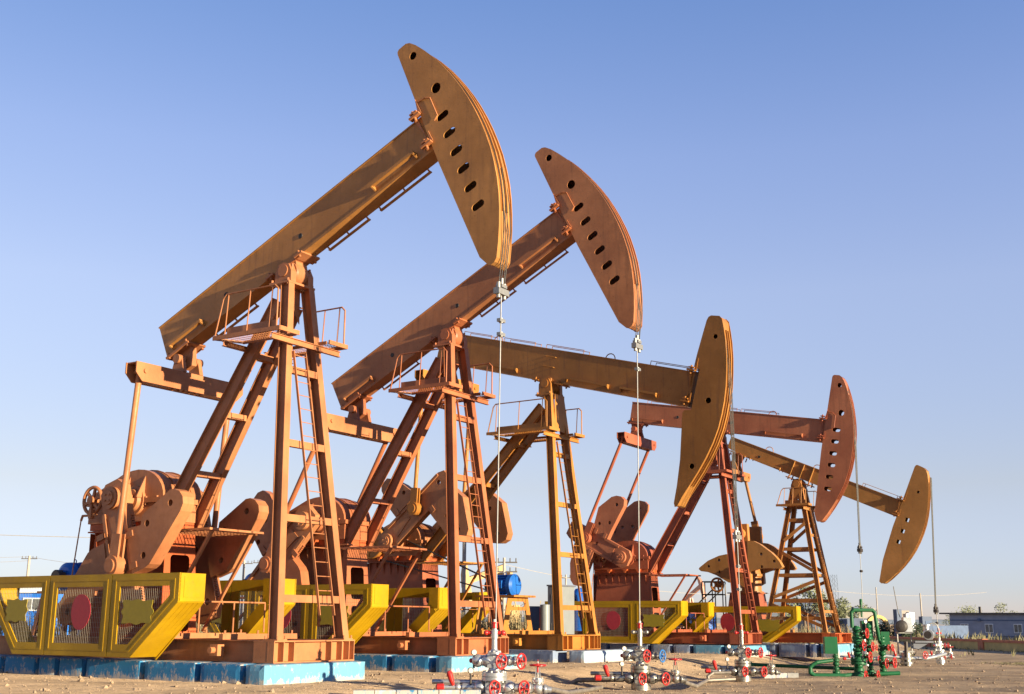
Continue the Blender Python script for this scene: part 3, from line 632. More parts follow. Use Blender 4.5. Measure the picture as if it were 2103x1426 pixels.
        for i in range(9): xx = fx + 0.1 + i*0.22; k.bx(xx - 0.006, xx + 0.006, -0.83, 0.83, z_ + 0.003, z_ + 0.009)
        pl = k.build('gearbox_platform', P, t)
        for sy in (-1, 1): q = MB(); q.bar((pf - 0.1, sy*0.70, z_), (fx + 0.25, sy*0.70, zs + 0.15), 0.07, 0.07); q.build('platform_strut', P, pl)
        # brake drum / belt sheave
        k = MB(); wc = Vector((gx - 1.25, c.get('wy', -0.92), zf + 0.04)); wr = c.get('wheelr', 0.33)
        k.ring(wc, (0, 1, 0), wr, 0.045, 28, 8); k.tube(wc + V(0, -0.10, 0), wc + V(0, 0.30, 0), 0.10, 16)
        for i in range(6): a_ = i*math.pi/3 + 0.3; k.bar(wc, wc + V(wr*math.cos(a_), 0, wr*math.sin(a_)), 0.05, 0.07 if wr < 0.5 else 0.11)
        if wr > 0.5: k.lathe(wc + V(0, 0.0, 0), (0, 1, 0), [(0, wr), (0, wr + 0.03), (0.22, wr + 0.03), (0.22, wr)], 32)
        k.build('belt_sheave', P if wr > 0.5 else M['p1'], t)
        if c.get('belt'):
            k = MB(); r_ = wr + 0.035; mo = c['belt']
            k.lathe(wc + V(0, 0.22, 0), (0, 1, 0), [(0, r_), (0.12, r_)], 32)
            for dz0, dz1 in ((r_*0.98, 0.16), (-r_*0.9, -0.16)): k.bar(wc + V(0.1, 0.15, dz0), V(mo[0], wc.y + 0.15, mo[2] + dz1), 0.14, 0.03)
            k.build('drive_belt', 'rubber', t)
        else:
            k = MB(); bx0 = Vector((gx - 1.9, -1.0, zf - 0.36)); k.path([bx0 + V(0.95, 0, 0.02), bx0 + V(0.42, 0, 0.02), bx0 + V(0.37, 0, -0.10)], 0.03, 6); k.box(bx0 + V(.75, 0, .05), (.10, .12, .22)); k.tube(bx0 + V(0.37, 0, -0.10), bx0 + V(0.12, 0, -2.2), 0.016, 6); k.build('brake_rod', P, t)
    else:
        k = MB(); k.lathe((gx, 0, 2.0), (0, 0, 1), [(0, 0.46), (0.55, 0.42), (0.60, 0.60), (0.70, 0.60), (0.72, 0.50), (1.35, 0.50), (1.40, 0.56), (1.50, 0.56), (1.51, 0.50), (1.75, 0.44), (1.95, 0.28), (2.0, 0.0)], 22)
        k.lathe((gx - 0.2, -0.95, 3.5), (0, 1, 0), [(0, 0.30), (0.4, 0.34), (0.9, 0.50), (1.9, 0.50), (2.0, 0.3)], 22); k.build('gearbox', P, t)
        k = MB(); k.plate([(gx - 1.15, zs + 0.01), (gx + 0.75, zs + 0.01), (gx + 0.50, 2.60), (gx - 0.85, 2.60)], -0.5, 0.5); k.bx(gx - 0.95, gx + 0.6, -0.56, 0.56, 2.61, 2.66); k.build('pedestal', M[c.get('ped', c['p'])], t)
        k = MB(); wc = Vector((gx - 1.3, -0.9, 3.0)); k.ring(wc, (0, 1, 0), 0.30, 0.05, 24, 8); k.tube(wc, wc + V(0, 0.5, 0), 0.12, 12)
        for i in range(5): a_ = i*1.2566; k.bar(wc, wc + V(0.3*math.cos(a_), 0, 0.3*math.sin(a_)), 0.05, 0.07)
        k.build('belt_sheave', P, t)
        k = MB(); k.bar((gx - 1.45, -0.8, 2.9), (gx - 3.3, -0.8, 1.3), 0.12, 0.03); k.bar((gx - 1.1, -0.8, 2.8), (gx - 3.1, -0.8, 1.1), 0.12, 0.03); k.build('drive_belt', 'rubber', t)
    # ---- motor
    mx, my, mz, mr, ml, mdir = c['motor']
    k = MB(); dv = Vector((1, 0, 0)) if mdir == 'x' else Vector((0, 1, 0))
    m0 = Vector((mx, my, mz))
    k.lathe(m0 - dv*ml/2, dv, [(0, mr*0.7), (0.06, mr*0.98), (0.10, mr), (0.20, mr), (0.201, mr*0.9), (ml*0.76, mr*0.9), (ml*0.761, mr*1.06), (ml*0.93, mr*1.06), (ml, mr*0.8)], 26)
    for i in range(20):
        a_ = 2*math.pi*i/20; e_ = dv.orthogonal().normalized(); f_ = dv.cross(e_); q = (e_*math.cos(a_) + f_*math.sin(a_))
        k.bar(m0 + q*mr*0.92 - dv*ml*0.28, m0 + q*mr*0.92 + dv*ml*0.24, 0.012, 0.07, q.cross(dv))
    k.box(m0 + V(0, 0, -mr*0.95), (0.5 if mdir == 'x' else 0.6, 0.6 if mdir == 'x' else 0.5, 0.10)); k.box(m0 + V(0, -mr*0.95, 0.03), (0.26, 0.12, 0.26)); k.ring(m0 + V(0, 0, mr + 0.03), (0, 1, 0), 0.05, 0.014, 12, 6)
    mo_ = k.build('electric_motor', 'blue', t)
    k = MB(); k.lathe(m0 - dv*(ml/2 + 0.28), dv, [(0, 0.16), (0.02, 0.18), (0.22, 0.18), (0.24, 0.1), (0.3, 0.06)], 18); k.build('motor_pulley', 'dark', mo_)
    k = MB()
    zt = mz - mr*0.95 - 0.06
    fy = (-0.62, 0.62)
    if c.get('aframe'):
        for yy, xx in ((0, -0.62), (0, 0.55)):
            k.plate([(-0.95, zs + 0.01), (0.95, zs + 0.01), (0.62, zt), (-0.62, zt)], mx + xx - 0.015, mx + xx + 0.015,
                    [[(-0.50, zs + 0.13), (0.50, zs + 0.13), (0.60, zs + 0.28), (0.48, zs + 0.80), (-0.48, zs + 0.80), (-0.60, zs + 0.28)], [(-0.38, zs + 0.92), (0.38, zs + 0.92), (0.42, zs + 1.0), (0.36, zs + 1.10), (-0.36, zs + 1.10), (-0.42, zs + 1.0)]], P=lambda u, v, t_: Vector((t_, my + u, v)))
        k.bx(mx - 0.8, mx + 0.85, my - 0.68, my + 0.68, zt - 0.0 + 0.003, zt + 0.07)
    else:
        for yy in fy:
            for xx in (-0.6, 0.6): k.bar((mx + xx, my + yy, zs), (mx + xx*0.8, my + yy*0.8, zt), 0.10, 0.10)
        k.bx(mx - 0.62, mx + 0.62, my - 0.62, my + 0.62, zt, zt + 0.06); k.bar((mx - 0.58, my - 0.6, zs + 0.1), (mx + 0.5, my - 0.55, zt - 0.1), 0.06, 0.08)
    k.build('motor_stand', P, t)
    # ---- ladder on the front
    k = MB()
    ztp = 7.38 if tp != 'D' else 6.4
    if tp != 'D':
        a0, a1 = Vector((-0.13, -0.66, 7.38)), Vector((0.62, 0.02, 1.40)); b0, b1 = Vector((-0.13, -0.16, 7.38)), Vector((0.62, 0.50, 1.40))
        a0.y = -0.42; b0.y = -0.02
        nr = 19
    else:
        a0, a1 = Vector((0.42, -0.15, 6.4)), Vector((1.38, -0.15, 1.2)); b0, b1 = Vector((0.42, 0.25, 6.4)), Vector((1.38, 0.25, 1.2)); nr = 17
    k.bar(a0, a1, 0.02, 0.06, (0, 1, 0)); k.bar(b0, b1, 0.02, 0.06, (0, 1, 0))
    for i in range(nr): f = (i + 0.3)/nr; k.tube(a0.lerp(a1, f), b0.lerp(b1, f), 0.011, 6)
    k.build('ladder', P, t)
    # ---- work platforms with railings
    zp = 7.76 if tp != 'D' else 6.55
    xp0, xp1 = c['plat']
    yi, yo = (0.52, 1.16) if tp != 'D' else (0.42, 0.92)
    k = MB(); k.ibar((xp1 - 0.25, -yo, zp - 0.17), (xp1 - 0.25, yo, zp - 0.17), 0.09, 0.14, (1, 0, 0), 0.015); k.build('platform_beam', P, t)
    k = MB(); k.ibar((xp0 + 0.35, -yo, zp - 0.17), (xp0 + 0.35, -0.2, zp - 0.17), 0.09, 0.12, (1, 0, 0), 0.015); k.build('platform_beam', P, t)
    k = MB(); k.ibar((xp0 + 0.35, 0.2, zp - 0.17), (xp0 + 0.35, yo, zp - 0.17), 0.09, 0.12, (1, 0, 0), 0.015); k.build('platform_beam', P, t)
    for sy in (-1, 1):
        k = MB()
        k.bx(xp0, xp1, sy*yo - 0.02, sy*yo + 0.02, zp - 0.06, zp + 0.04)
        k.bx(xp0 + 0.35, xp1 - 0.1, sy*yi - 0.015, sy*yi + 0.015, zp - 0.06, zp + 0.02)
        k.bar((xp0, sy*yo, zp - 0.02), (xp0 + 0.35, sy*yi, zp - 0.02), 0.03, 0.06)
        k.bx(xp1 - 0.04, xp1, sy*min(yi, yo) if sy > 0 else -yo, yo if sy > 0 else -yi, zp - 0.06, zp + 0.04)
        n_ = int((xp1 - xp0 - .1)/0.075)
        for i in range(n_): xx = xp0 + 0.1 + i*0.075; ylo = yi if xx > xp0 + 0.35 else yo - (xx - xp0)/0.35*(yo - yi); k.bx(xx - 0.004, xx + 0.004, min(sy*ylo, sy*yo), max(sy*ylo, sy*yo), zp - 0.012, zp - 0.004)
        for i in range(5): yy = sy*(yi + 0.1 + i*(yo - yi - 0.12)/4); k.bx(xp0 + 0.3, xp1, yy - 0.004, yy + 0.004, zp - 0.020, zp - 0.0125)
        pl = k.build('work_platform', P, t)
        q = MB()
        if sy < 0: q.bx(xp0 + 0.42, xp1 - 0.15, -yo + 0.025, -yo + 0.04, zp + 0.04, zp + 0.20)
        hx0 = xp0 + 0.06 if sy < 0 else xp1 - 1.15; hx1 = xp1 - 0.12
        zr = zp + (1.02 if tp != 'D' else 0.75)
        rnd = 0.10
        q.path([V(hx0, sy*yo, zp + 0.04), V(hx0 + 0.22, sy*yo, zr - rnd), V(hx0 + 0.32, sy*yo, zr), V(hx1 - rnd, sy*yo, zr), V(hx1, sy*yo, zr - rnd), V(hx1, sy*yo, zp + 0.04)] if sy < 0 else
               [V(hx0, sy*yi, zr), V(hx0 + 0.05, sy*yo, zr), V(hx1 - rnd, sy*yo, zr), V(hx1, sy*yo, zr - rnd), V(hx1, sy*yo, zp + 0.04)], 0.020, 8)
        np_ = 3 if sy < 0 else 2
        for i in range(np_):
            xx = hx0 + 0.38 + (hx1 - hx0 - 0.55)*i/(np_ - 1) if np_ > 1 else hx0
            q.tube((xx - 0.06, sy*yo, zp + 0.04), (xx, sy*yo, zr), 0.015, 6)
        q.build('railing', P, pl)
    # low guard rail in front of the cranks
    k = MB(); xx = gx + 2.95 - 0.0; yl = (-1.05, 1.0)
    for yy in (yl[0], 0.0, yl[1]): k.tube((xx, yy, zs + 0.14), (xx, yy, 1.69), 0.02, 6)
    k.tube((xx, yl[0], 1.69), (xx, yl[1], 1.69), 0.022, 8); k.build('guard_rail', P, t)
    return t

def crank_guard(c, y0, y1, xend, ztop, zbot, length, label, emb=True, g='yellow crank guards'):
    """yellow cage beside the cranks: framed mesh panels, boxed ends that slope back underneath"""
    t = thing('crank_guard', label, 'safety guard', (c['X'], c['Y'], 0), c['a'], g)
    zk = ztop - 0.605; ov = 1.42; x1 = xend; x0 = xend - length
    outer = y0 if abs(y0) > abs(y1) else y1; so = -1 if outer < 0 else 1
    def frame(poly, inset, name='panel_frame'):
        inset *= .92
        n = len(poly); cx = sum(p[0] for p in poly)/n; cz = sum(p[1] for p in poly)/n
        def off(poly_, d):
            o = []
            for i in range(n):
                p, a, b = Vector(poly_[i]), Vector(poly_[i-1]), Vector(poly_[(i+1) % n])
                e1 = (p - a).normalized(); e2 = (b - p).normalized(); n1 = Vector((-e1.y, e1.x)); n2 = Vector((-e2.y, e2.x))
                if n1.dot(Vector((cx, cz)) - p) < 0: n1 = -n1
                if n2.dot(Vector((cx, cz)) - p) < 0: n2 = -n2
                bis = (n1 + n2); k_ = d/max(0.3, bis.normalized().dot(n1)); q = p + bis.normalized()*k_; o.append((q.x, q.y))
            return o
        m = MB(); inn = off(poly, inset)
        m.plate(poly, outer, outer - so*0.05, [inn])
        o1, o2 = off(poly, inset*0.42), off(poly, inset*0.55)
        m.plate(o1, outer + so*0.009, outer + so*0.001, [o2])
        fr = m.build(name, 'yellow', t)
        w_ = MB(); xs_ = [p[0] for p in inn]; zs_ = [p[1] for p in inn]
        def span(val, ax):
            r = []
            for i in range(n):
                a, b = inn[i], inn[(i+1) % n]
                if (a[ax] - val)*(b[ax] - val) < 0: f = (val - a[ax])/(b[ax] - a[ax]); r.append(a[1-ax] + (b[1-ax] - a[1-ax])*f)
            return (min(r), max(r)) if len(r) > 1 else None
        yw = outer - so*0.025
        v = min(xs_) + 0.03
        while v < max(xs_):
            s_ = span(v, 0)
            if s_: w_.bar((v, yw, s_[0]), (v, yw, s_[1]), 0.0045, 0.0045)
            v += 0.062
        v = min(zs_) + 0.03
        while v < max(zs_):
            s_ = span(v, 1)
            if s_: w_.bar((s_[0], yw + 0.005, v), (s_[1], yw + 0.005, v), 0.004, 0.004)
            v += 0.11
        w_.build('wire_mesh', 'wire', fr)
        return inn
    d = length/3.0
    xa, xb_ = x1 - 2.20, x1 - 4.42
    P1 = [(xa + 0.012, zbot), (x1 - ov, zbot), (x1, zk), (x1, ztop), (xa + 0.012, ztop)]
    P2 = [(xb_ + 0.012, zbot), (xa - 0.012, zbot), (xa - 0.012, ztop), (xb_ + 0.012, ztop)]
    P3 = [(x0 + 1.05, zbot), (xb_ - 0.012, zbot), (xb_ - 0.012, ztop), (x0, ztop), (x0, zk)]
    for p in (P1, P2, P3): frame(p, 0.30)
    # boxed ends and the top rail
    inn_y = y1 if outer == y0 else y0
    e = MB()
    def strip(a, b, th=0.03):
        e.bar((a[0], (outer + inn_y)/2 - so*0.001, a[1]), (b[0], (outer + inn_y)/2 - so*0.001, b[1]), abs(outer - inn_y) - 0.004, th)
    strip((x1 - 0.015, ztop - 0.003), (x1 - 0.015, zk)); strip((x1 - 0.015, zk - 0.01), (x1 - ov + 0.0, zbot + 0.012))
    e.bar((x1 + 0.003, (outer + inn_y)/2, ztop - 0.07), (x1 + 0.003, (outer + inn_y)/2, zk + 0.08), abs(outer - inn_y)*0.62, 0.012)
    for f in (0.22, 0.42, 0.62, 0.80):
        yy = outer + (inn_y - outer)*f; e.bar((x1 - 0.012, yy, zk - 0.03), (x1 - ov - 0.002, yy, zbot + .004), 0.02, 0.012)
    e.build('end_panel', 'yellow', t)
    e = MB(); strip((x0 + 0.015, ztop - 0.003), (x0 + 0.015, zk)); strip((x0 + 0.015, zk - 0.01), (x0 + 1.05, zbot + 0.012)); e.build('end_panel', 'yellow', t)
    # inner return frame
    e = MB(); e.bx(x1 - 0.36, x1 - 0.03, inn_y - 0.02, inn_y + 0.02, zk, ztop - 0.005); e.bar((x1 - 0.2, inn_y, zk + 0.02), (x1 - ov - 0.10, inn_y, zbot + 0.05), 0.04, 0.30); e.build('inner_frame', 'yellow', t)
    if emb:
        yw = outer + so*0.006
        def blob(cx, cz, rx, rz, waves, amp, name, mat, lbl, ph=0):
            o = []
            for i in range(40):
                a = 2*math.pi*i/40; r = 1 + amp*math.cos(waves*a + ph) + 0.02*math.sin(3*a + 1)
                k_ = 1/max(abs(math.cos(a)), abs(math.sin(a))) if waves == 8 else 1
                k_ = k_**0.75; o.append((cx + rx*r*k_*math.cos(a), cz + rz*r*k_*math.sin(a)))
            m = MB(); m.plate(o, yw, yw - so*0.012); ob = m.build(name, mat, t); lab(ob, lbl)
        blob(x1 - 1.28, ztop - 0.83, 0.50, 0.26, 8, 0.07, 'wavy_plate', 'olive', 'olive wavy-edged blank plate')
        blob((xa + xb_)/2 + 0.1, (ztop + zbot)/2 + 0.07, 0.34, 0.40, 1, 0.01, 'round_plate', 'redpatch', 'round crimson blank plate')
        blob(x0 + 1.05, ztop - 0.80, 0.40, 0.26, 8, 0.07, 'wavy_plate', 'olive', 'olive wavy-edged blank plate')
    return t

def block(c, x0, x1, y0, y1, z1, mat, label, group, bev=0.013, rot=0.0):
    """one painted concrete foundation block with chipped, slightly rounded edges"""
    m = MB(); nx_, ny_, nz_ = max(2, int((x1-x0)/0.12)), max(2, int((y1-y0)/0.12)), 4
    cx, cy = (x0+x1)/2, (y0+y1)/2; pts = {}; sd_ = random.random()*50
    def P_(i, j, k):
        key = (i, j, k)
        if key not in pts:
            x = x0 + (x1-x0)*i/nx_; y = y0 + (y1-y0)*j/ny_; z = -0.15 + (z1 + 0.15)*k/nz_
            ex = (i in (0, nx_)) + (j in (0, ny_)) + (k == nz_)
            v = Vector((x - cx, y - cy, z))
            nn = noise.noise(Vector((x*3 + sd_, y*3, z*5)))
            if ex >= 2:
                r = bev*(1 + 1.4*max(0, nn)); v.x -= r*(1 if v.x > 0 else -1)*(i in (0, nx_)); v.y -= r*(1 if v.y > 0 else -1)*(j in (0, ny_))
                if k == nz_: v.z -= r
            else: v += Vector((1, 1, 0.3))*nn*0.008
            pts[key] = (len(pts), v)
        return pts[key][0]
    fs = []
    for j in range(ny_):
        for k in range(nz_):
            for i in (0, nx_): fs.append([P_(i, j, k), P_(i, j+1, k), P_(i, j+1, k+1), P_(i, j, k+1)])
    for i in range(nx_):
        for k in range(nz_):
            for j in (0, ny_): fs.append([P_(i, j, k), P_(i+1, j, k), P_(i+1, j, k+1), P_(i, j, k+1)])
        for j in range(ny_): fs.append([P_(i, j, nz_), P_(i+1, j, nz_), P_(i+1, j+1, nz_), P_(i, j+1, nz_)])
    vs = [None]*len(pts)
    for n_, v in pts.values(): vs[n_] = v
    m.add(vs, fs)
    o = m.build('foundation_block', mat)
    ca, sa = math.cos(c['a']), math.sin(c['a'])
    o.location = (c['X'] + cx*ca - cy*sa, c['Y'] + cx*sa + cy*ca, 0); o.rotation_euler = (0, 0, c['a'] + rot)
    tag(o, label, 'concrete block', group); return o

# ---------------------------------------------------------------- the five jacks
slots = [slot(5.34, .78, .34, .17), slot(5.33, .28, .34, .17), slot(5.31, -.23, .34, .17), slot(5.30, -.73, .34, .17), slot(5.28, -1.24, .34, .17), slot(5.27, -1.75, .34, .17)]
holesA = [circ(5.25, 2.70, .10), circ(5.46, 1.52, .13)] + slots
J1 = dict(X=-4.73, Y=26.63, a=-.572, p='p1', h='h1', label='largest orange pump jack, leftmost and nearest, with its golden head raised highest', alpha=R(24.8), piv=(-0.62, 9.40),
          gx=-4.95, crank=R(-73), lobes=((1, LOBE, 1), (-1, LOBE_F, 1)), zb=.41, xb=.578, yb=1.295, xf=.52, yf=1.17, beam=(-4.38, 4.82, .24, 1.18), rails=((-4.1, -2.9), (3.0, 4.35)), under=((-3.0, -1.5), (1.0, 2.35), (2.7, 4.3)),
          out=A_OUT, R0=6.12, holes=holesA, carrier=8.07, carx=5.35, wellx=5.28, clamps=(-.62, -.92), eqx=-3.92, eqz=-.10, plat=(-2.02, 0.13), motor=(-8.15, 0.2, 2.35, .38, .62, 'y'), ped='s', cwm='p1', rope2=True)
J2 = dict(J1, X=-1.22, Y=32.93, a=-.568, p='p2', h='h2', label='copper red pump jack with raised head, second from the left', alpha=R(27.1), crank=R(-133), lobes=((-1, L2, 1), (1, LOBE_F, 1)), carrier=8.40, carx=5.38, wellx=5.30, clamps=(-.62,), eqm='p1', cwm='p2', ped='p2', rodz=1.1, crm='h2')
J3 = dict(J1, type='B', X=1.92, Y=40.39, a=-.5995, p='p3', h='h3', label='ochre pump jack with level beam and big smooth dark head, third from the left', alpha=R(-14.9), piv=(-0.65, 9.50), gx=-6.9, crank=R(39), armlen=3.5, pinr=1.75,
          lobes=((1, L3A, 1), (-1, L3B, 1)), beam=(-5.25, 5.60, .13, 1.27), rails=((-4.9, -3.8), (-2.6, -1.4), (.75, 2.5), (3.0, 4.4)), out=B_OUT, R0=6.87, holes=[circ(6.09, 2.51, .08), circ(6.31, .41, .10), circ(6.22, -1.77, .09)],
          carrier=3.90, carx=6.25, wellx=6.27, clamps=(-.9, -1.6), eqx=-4.75, eqz=-.10, under=(), toprails=((-4.2, -2.9), (-2.3, -.9), (-.4, 1.2), (3.9, 5.3)), loops=(-2.7, 2.2), clips=(-.30,), beamholes=(), plat=(-2.60, .05), xb=.58, yb=1.22, xf=.5, yf=1.2, zb=.39,
          motor=(-2.60, 0.05, 2.52, .37, 1.0, 'x'), aframe=True, wheelr=.60, wy=-.80, belt=(-2.4, 0, 2.4), skid='p3', cwm='h2', crm='h2', ped='p4', hw=.27, handle=False, gh=True)
J4 = dict(J1, X=9.86, Y=51.63, a=-.5423, p='p4', h='h4', label='faded brick red pump jack with level beam, fourth from the left', alpha=R(-10.0), piv=(-0.65, 9.45), crank=R(152), pinr=1.9, lobes=((-1, L4A, 1), (1, L4B, 1)),
          rails=((-4.3, -2.7), (2.2, 3.9)), under=(), toprails=((-3.6, -2.3), (-.9, .8), (1.0, 2.6)), loops=(-2.3, 2.4), carrier=4.24, carx=5.36, wellx=5.32, clamps=(-.85,), darkcar=True, eqx=-4.05, xb=.6, yb=1.2, motor=(-8.6, 0.2, 2.3, .4, 1.0, 'y'), ped='p4', cwm='h4', crm='h4', skid='p4', yf=1.1, rodz=.9)
LBD_L = [(-2.12, .13), (-2.08, .20), (-1.64, .51), (-1.1, .72), (-.76, .78), (-.36, .80), (-.30, -.5), (-.67, -.51), (-1.26, -.17), (-1.66, -.02), (-2.02, .03)]
LBD_R = [(.30, 1.36), (.44, 1.37), (.60, 1.35), (.9, 1.20), (1.16, 1.0), (1.42, .81), (1.64, .59), (1.80, .38), (1.91, .16), (1.80, .08), (1.12, .12), (.70, .08), (.30, -.05)]
J5 = dict(J1, type='D', X=13.4, Y=54.0, a=-.55, p='p5', h='h5', label='smallest tan pump jack on a braced four-legged tower, rightmost with its head down', alpha=R(-23.9), piv=(-0.08, 7.52), gx=-2.6, hz=3.60, crank=R(90), pinr=1.70, armlen=2.2,
          lobes=((LBD_L, ((-1.62, .25), (-1.1, .52), (-1.1, -.02)), 1), (LBD_R, ((.95, .75), (1.55, .42), (.95, .18)), 1)), zb=.45, xb=1.6, yb=1.25, xf=1.1, yf=1.0, beam=(-3.86, 4.70, .22, 1.01), zrear=.40, rails=((-2.6, -1.0),), stiff=(-.48, .0, .48), loops=(-1.9, .55),
          under=(), toprails=((2.8, 4.4),), beamholes=(-2.2,), out=D_OUT, R0=5.92, holes=[circ(5.17, 1.61, .06), sq(5.14, .3, .085), sq(5.13, -.23, .085), sq(5.12, -.73, .085)], carrier=1.83, carx=5.62, wellx=5.66, clamps=(-.5,), darkcar=True, rodz=1.0,
          eqx=-3.25, eqz=-.15, eqy=1.45, eqh=.42, plat=(-.90, .62), motor=(-6.2, 0, 1.5, .35, .9, 'y'), ped='p4', cwm='h5', handle=False, hw=.22, skid='s', skid2='s')
JJ = [J1, J2, J3, J4, J5]
for c in JJ: build_jack(c)
ends = ['leftmost jack', 'second jack from the left', 'third jack from the left', 'fourth jack from the left', 'rightmost small jack']
crank_guard(J1, -2.10, -1.35, -1.54, 2.285, .475, 6.65, 'large yellow three-panel mesh guard at the left edge of the photo')
crank_guard(J1, 2.10, 1.35, -2.05, 2.285, .475, 6.65, 'yellow guard on the far side of the leftmost jack, seen between its legs', False)
crank_guard(J2, -2.10, -1.35, -1.66, 2.26, .475, 6.65, 'yellow mesh guard on the near side of the second jack, behind the front ladder')
crank_guard(J2, 2.10, 1.35, -1.9, 2.26, .475, 6.65, 'yellow guard on the far side of the second jack, left of its near tower leg', False)
crank_guard(J3, -2.10, -1.35, -4.0, 2.41, .475, 6.65, 'yellow guard beside the third jack, behind the low rail of the second jack', False)
crank_guard(J3, 2.10, 1.35, -4.6, 2.35, .475, 6.65, 'yellow guard on the far side of the third jack, mostly hidden by the motor stand', False)
crank_guard(J4, -2.10, -1.35, -1.78, 2.19, .40, 6.65, 'yellow mesh guard with a round crimson plate, near side of the fourth jack')
crank_guard(J4, 2.10, 1.35, -1.9, 2.19, .40, 6.65, 'narrow yellow guard on the far side of the fourth jack, left of its tower leg', False)
crank_guard(J5, -1.95, -1.35, .15, 2.01, .474, 5.6, 'smallest yellow mesh guard, in front of the rightmost jack')

# foundation blocks
GB = 'painted concrete foundation blocks'
def row(c, edges, y0, y1, z1, mats, front, flabel, where, fz=None):
    for i in range(len(edges) - 1):
        a, b = edges[i], edges[i+1]
        block(c, a + 0.02, b - 0.14, y0, y1, z1, mats[i % len(mats)], '%s block %s' % (('deep blue', 'worn blue')[i % 2], where[i]), GB)
    x0, x1, ya, yb_ , m = front
    block(c, x0, x1, ya, yb_, z1 + 0.0, m, flabel, GB, 0.018)
row(J1, [-12.0, -10.2, -9.1, -7.91, -6.59, -5.83, -4.85, -2.87, -1.12, .235], -1.765, -.55, .405, ['blk1b'],
    (.24, .79, -1.77, 1.47, 'blk1'), 'long bright sky blue block under the front of the leftmost jack', 
    ['beyond the left edge, tenth from the leftmost jack tower', 'beyond the left edge, ninth from the leftmost jack tower', 'at the very left edge of the picture', 'under the left end of the big yellow guard', 'second gap right of the left edge, short one under the guard', 'short one under the middle panel of the big guard', 'long one under the right panel of the big guard', 'just right of the sloping end of the big guard', 'next to the bright front block of the leftmost jack'])
for a_, b_, s_ in ((-9.8, -6.9, 'rear'), (-6.5, -3.6, 'middle'), (-3.2, .0, 'front')): block(J1, a_, b_, .62, 1.47, .405, 'blk1b', 'dark blue block hidden on the far side of the leftmost jack, %s one' % s_, GB)
row(J2, [-8.2, -6.2, -4.2, -2.6, -1.20, .20], -1.765, -.55, .405, ['blk1b'], (.27, .80, -1.77, 1.7, 'blk1'), 'light blue block under the front of the second jack, behind the nearest wellhead',
    ['under the rear of the second jack', 'under the crank side of the second jack', 'under the middle of the second jack', 'left of the dark gap beside the leftmost jack front', 'wide one left of the second jack front block'])
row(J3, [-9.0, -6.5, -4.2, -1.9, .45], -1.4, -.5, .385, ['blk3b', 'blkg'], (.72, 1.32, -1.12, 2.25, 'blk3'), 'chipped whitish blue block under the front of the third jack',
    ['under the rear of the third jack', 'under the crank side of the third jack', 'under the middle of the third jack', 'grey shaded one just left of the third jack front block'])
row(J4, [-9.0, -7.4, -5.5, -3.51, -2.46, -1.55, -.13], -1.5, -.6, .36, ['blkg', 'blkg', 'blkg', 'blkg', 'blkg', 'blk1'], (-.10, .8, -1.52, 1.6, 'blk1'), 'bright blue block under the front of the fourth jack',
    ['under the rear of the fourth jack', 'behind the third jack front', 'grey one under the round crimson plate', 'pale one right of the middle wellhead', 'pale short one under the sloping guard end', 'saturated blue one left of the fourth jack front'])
row(J5, [-7.4, -5.4, -3.4, -2.0, -.87, .51, .98], -1.6, -.6, .42, ['blkg', 'blkg', 'blk3b'], (1.02, 1.8, -1.6, 1.5, 'blk1'), 'small light blue block under the front of the rightmost jack, beside the green pipework',
    ['under the rear of the rightmost jack', 'under the pedestal of the rightmost jack', 'right of the fourth jack front block', 'narrow one beyond the fourth jack front', 'long lilac one under the rightmost skid', 'short one behind the green box'])

# ---------------------------------------------------------------- wellheads
def handwheel(parent, c, axis, r, mat, name='handwheel'):
    m = MB(); c = Vector(c); ax = Vector(axis).normalized(); m.ring(c, ax, r, r*0.13, 24, 8)
    u = ax.orthogonal().normalized(); v = ax.cross(u)
    for i in range(5): a = 2*math.pi*i/5 + 0.4; m.tube(c - ax*r*0.12, c + (u*math.cos(a) + v*math.sin(a))*r, r*0.085, 6)
    m.tube(c - ax*r*0.9, c + ax*r*0.25, r*0.15, 8); m.tube(c + ax*r*0.2, c + ax*r*0.7, r*0.06, 6); return m.build(name, mat, parent)
def flange(m, c, ax, r, th, n=8):
    ax = Vector(ax).normalized(); c = Vector(c); m.lathe(c - ax*th/2, ax, [(0, r*0.97), (0.006, r), (th - 0.006, r), (th, r*0.97)], 24)
    u = ax.orthogonal().normalized(); v = ax.cross(u)
    for i in range(n): a = 2*math.pi*i/n; q = c + (u*math.cos(a) + v*math.sin(a))*r*0.82; m.tube(q - ax*(th*0.5 + 0.03), q + ax*(th*0.5 + 0.035), r*0.095, 6)
def gauge(parent, c, face=(0.35, -0.93, 0.05)):
    f = Vector(face).normalized(); c = Vector(c); m = MB(); m.lathe(c - f*0.03, f, [(0, 0.05), (0.005, 0.060), (0.05, 0.060)], 18); m.tube(c - V(0, 0, 0.07), c - V(0, 0, 0.30), 0.022, 8); g_ = m.build('pressure_gauge', 'dark', parent)
    m = MB(); m.lathe(c + f*0.021, f, [(0, 0.050), (0.006, 0.050)], 18); m.build('dial', 'dial', g_)
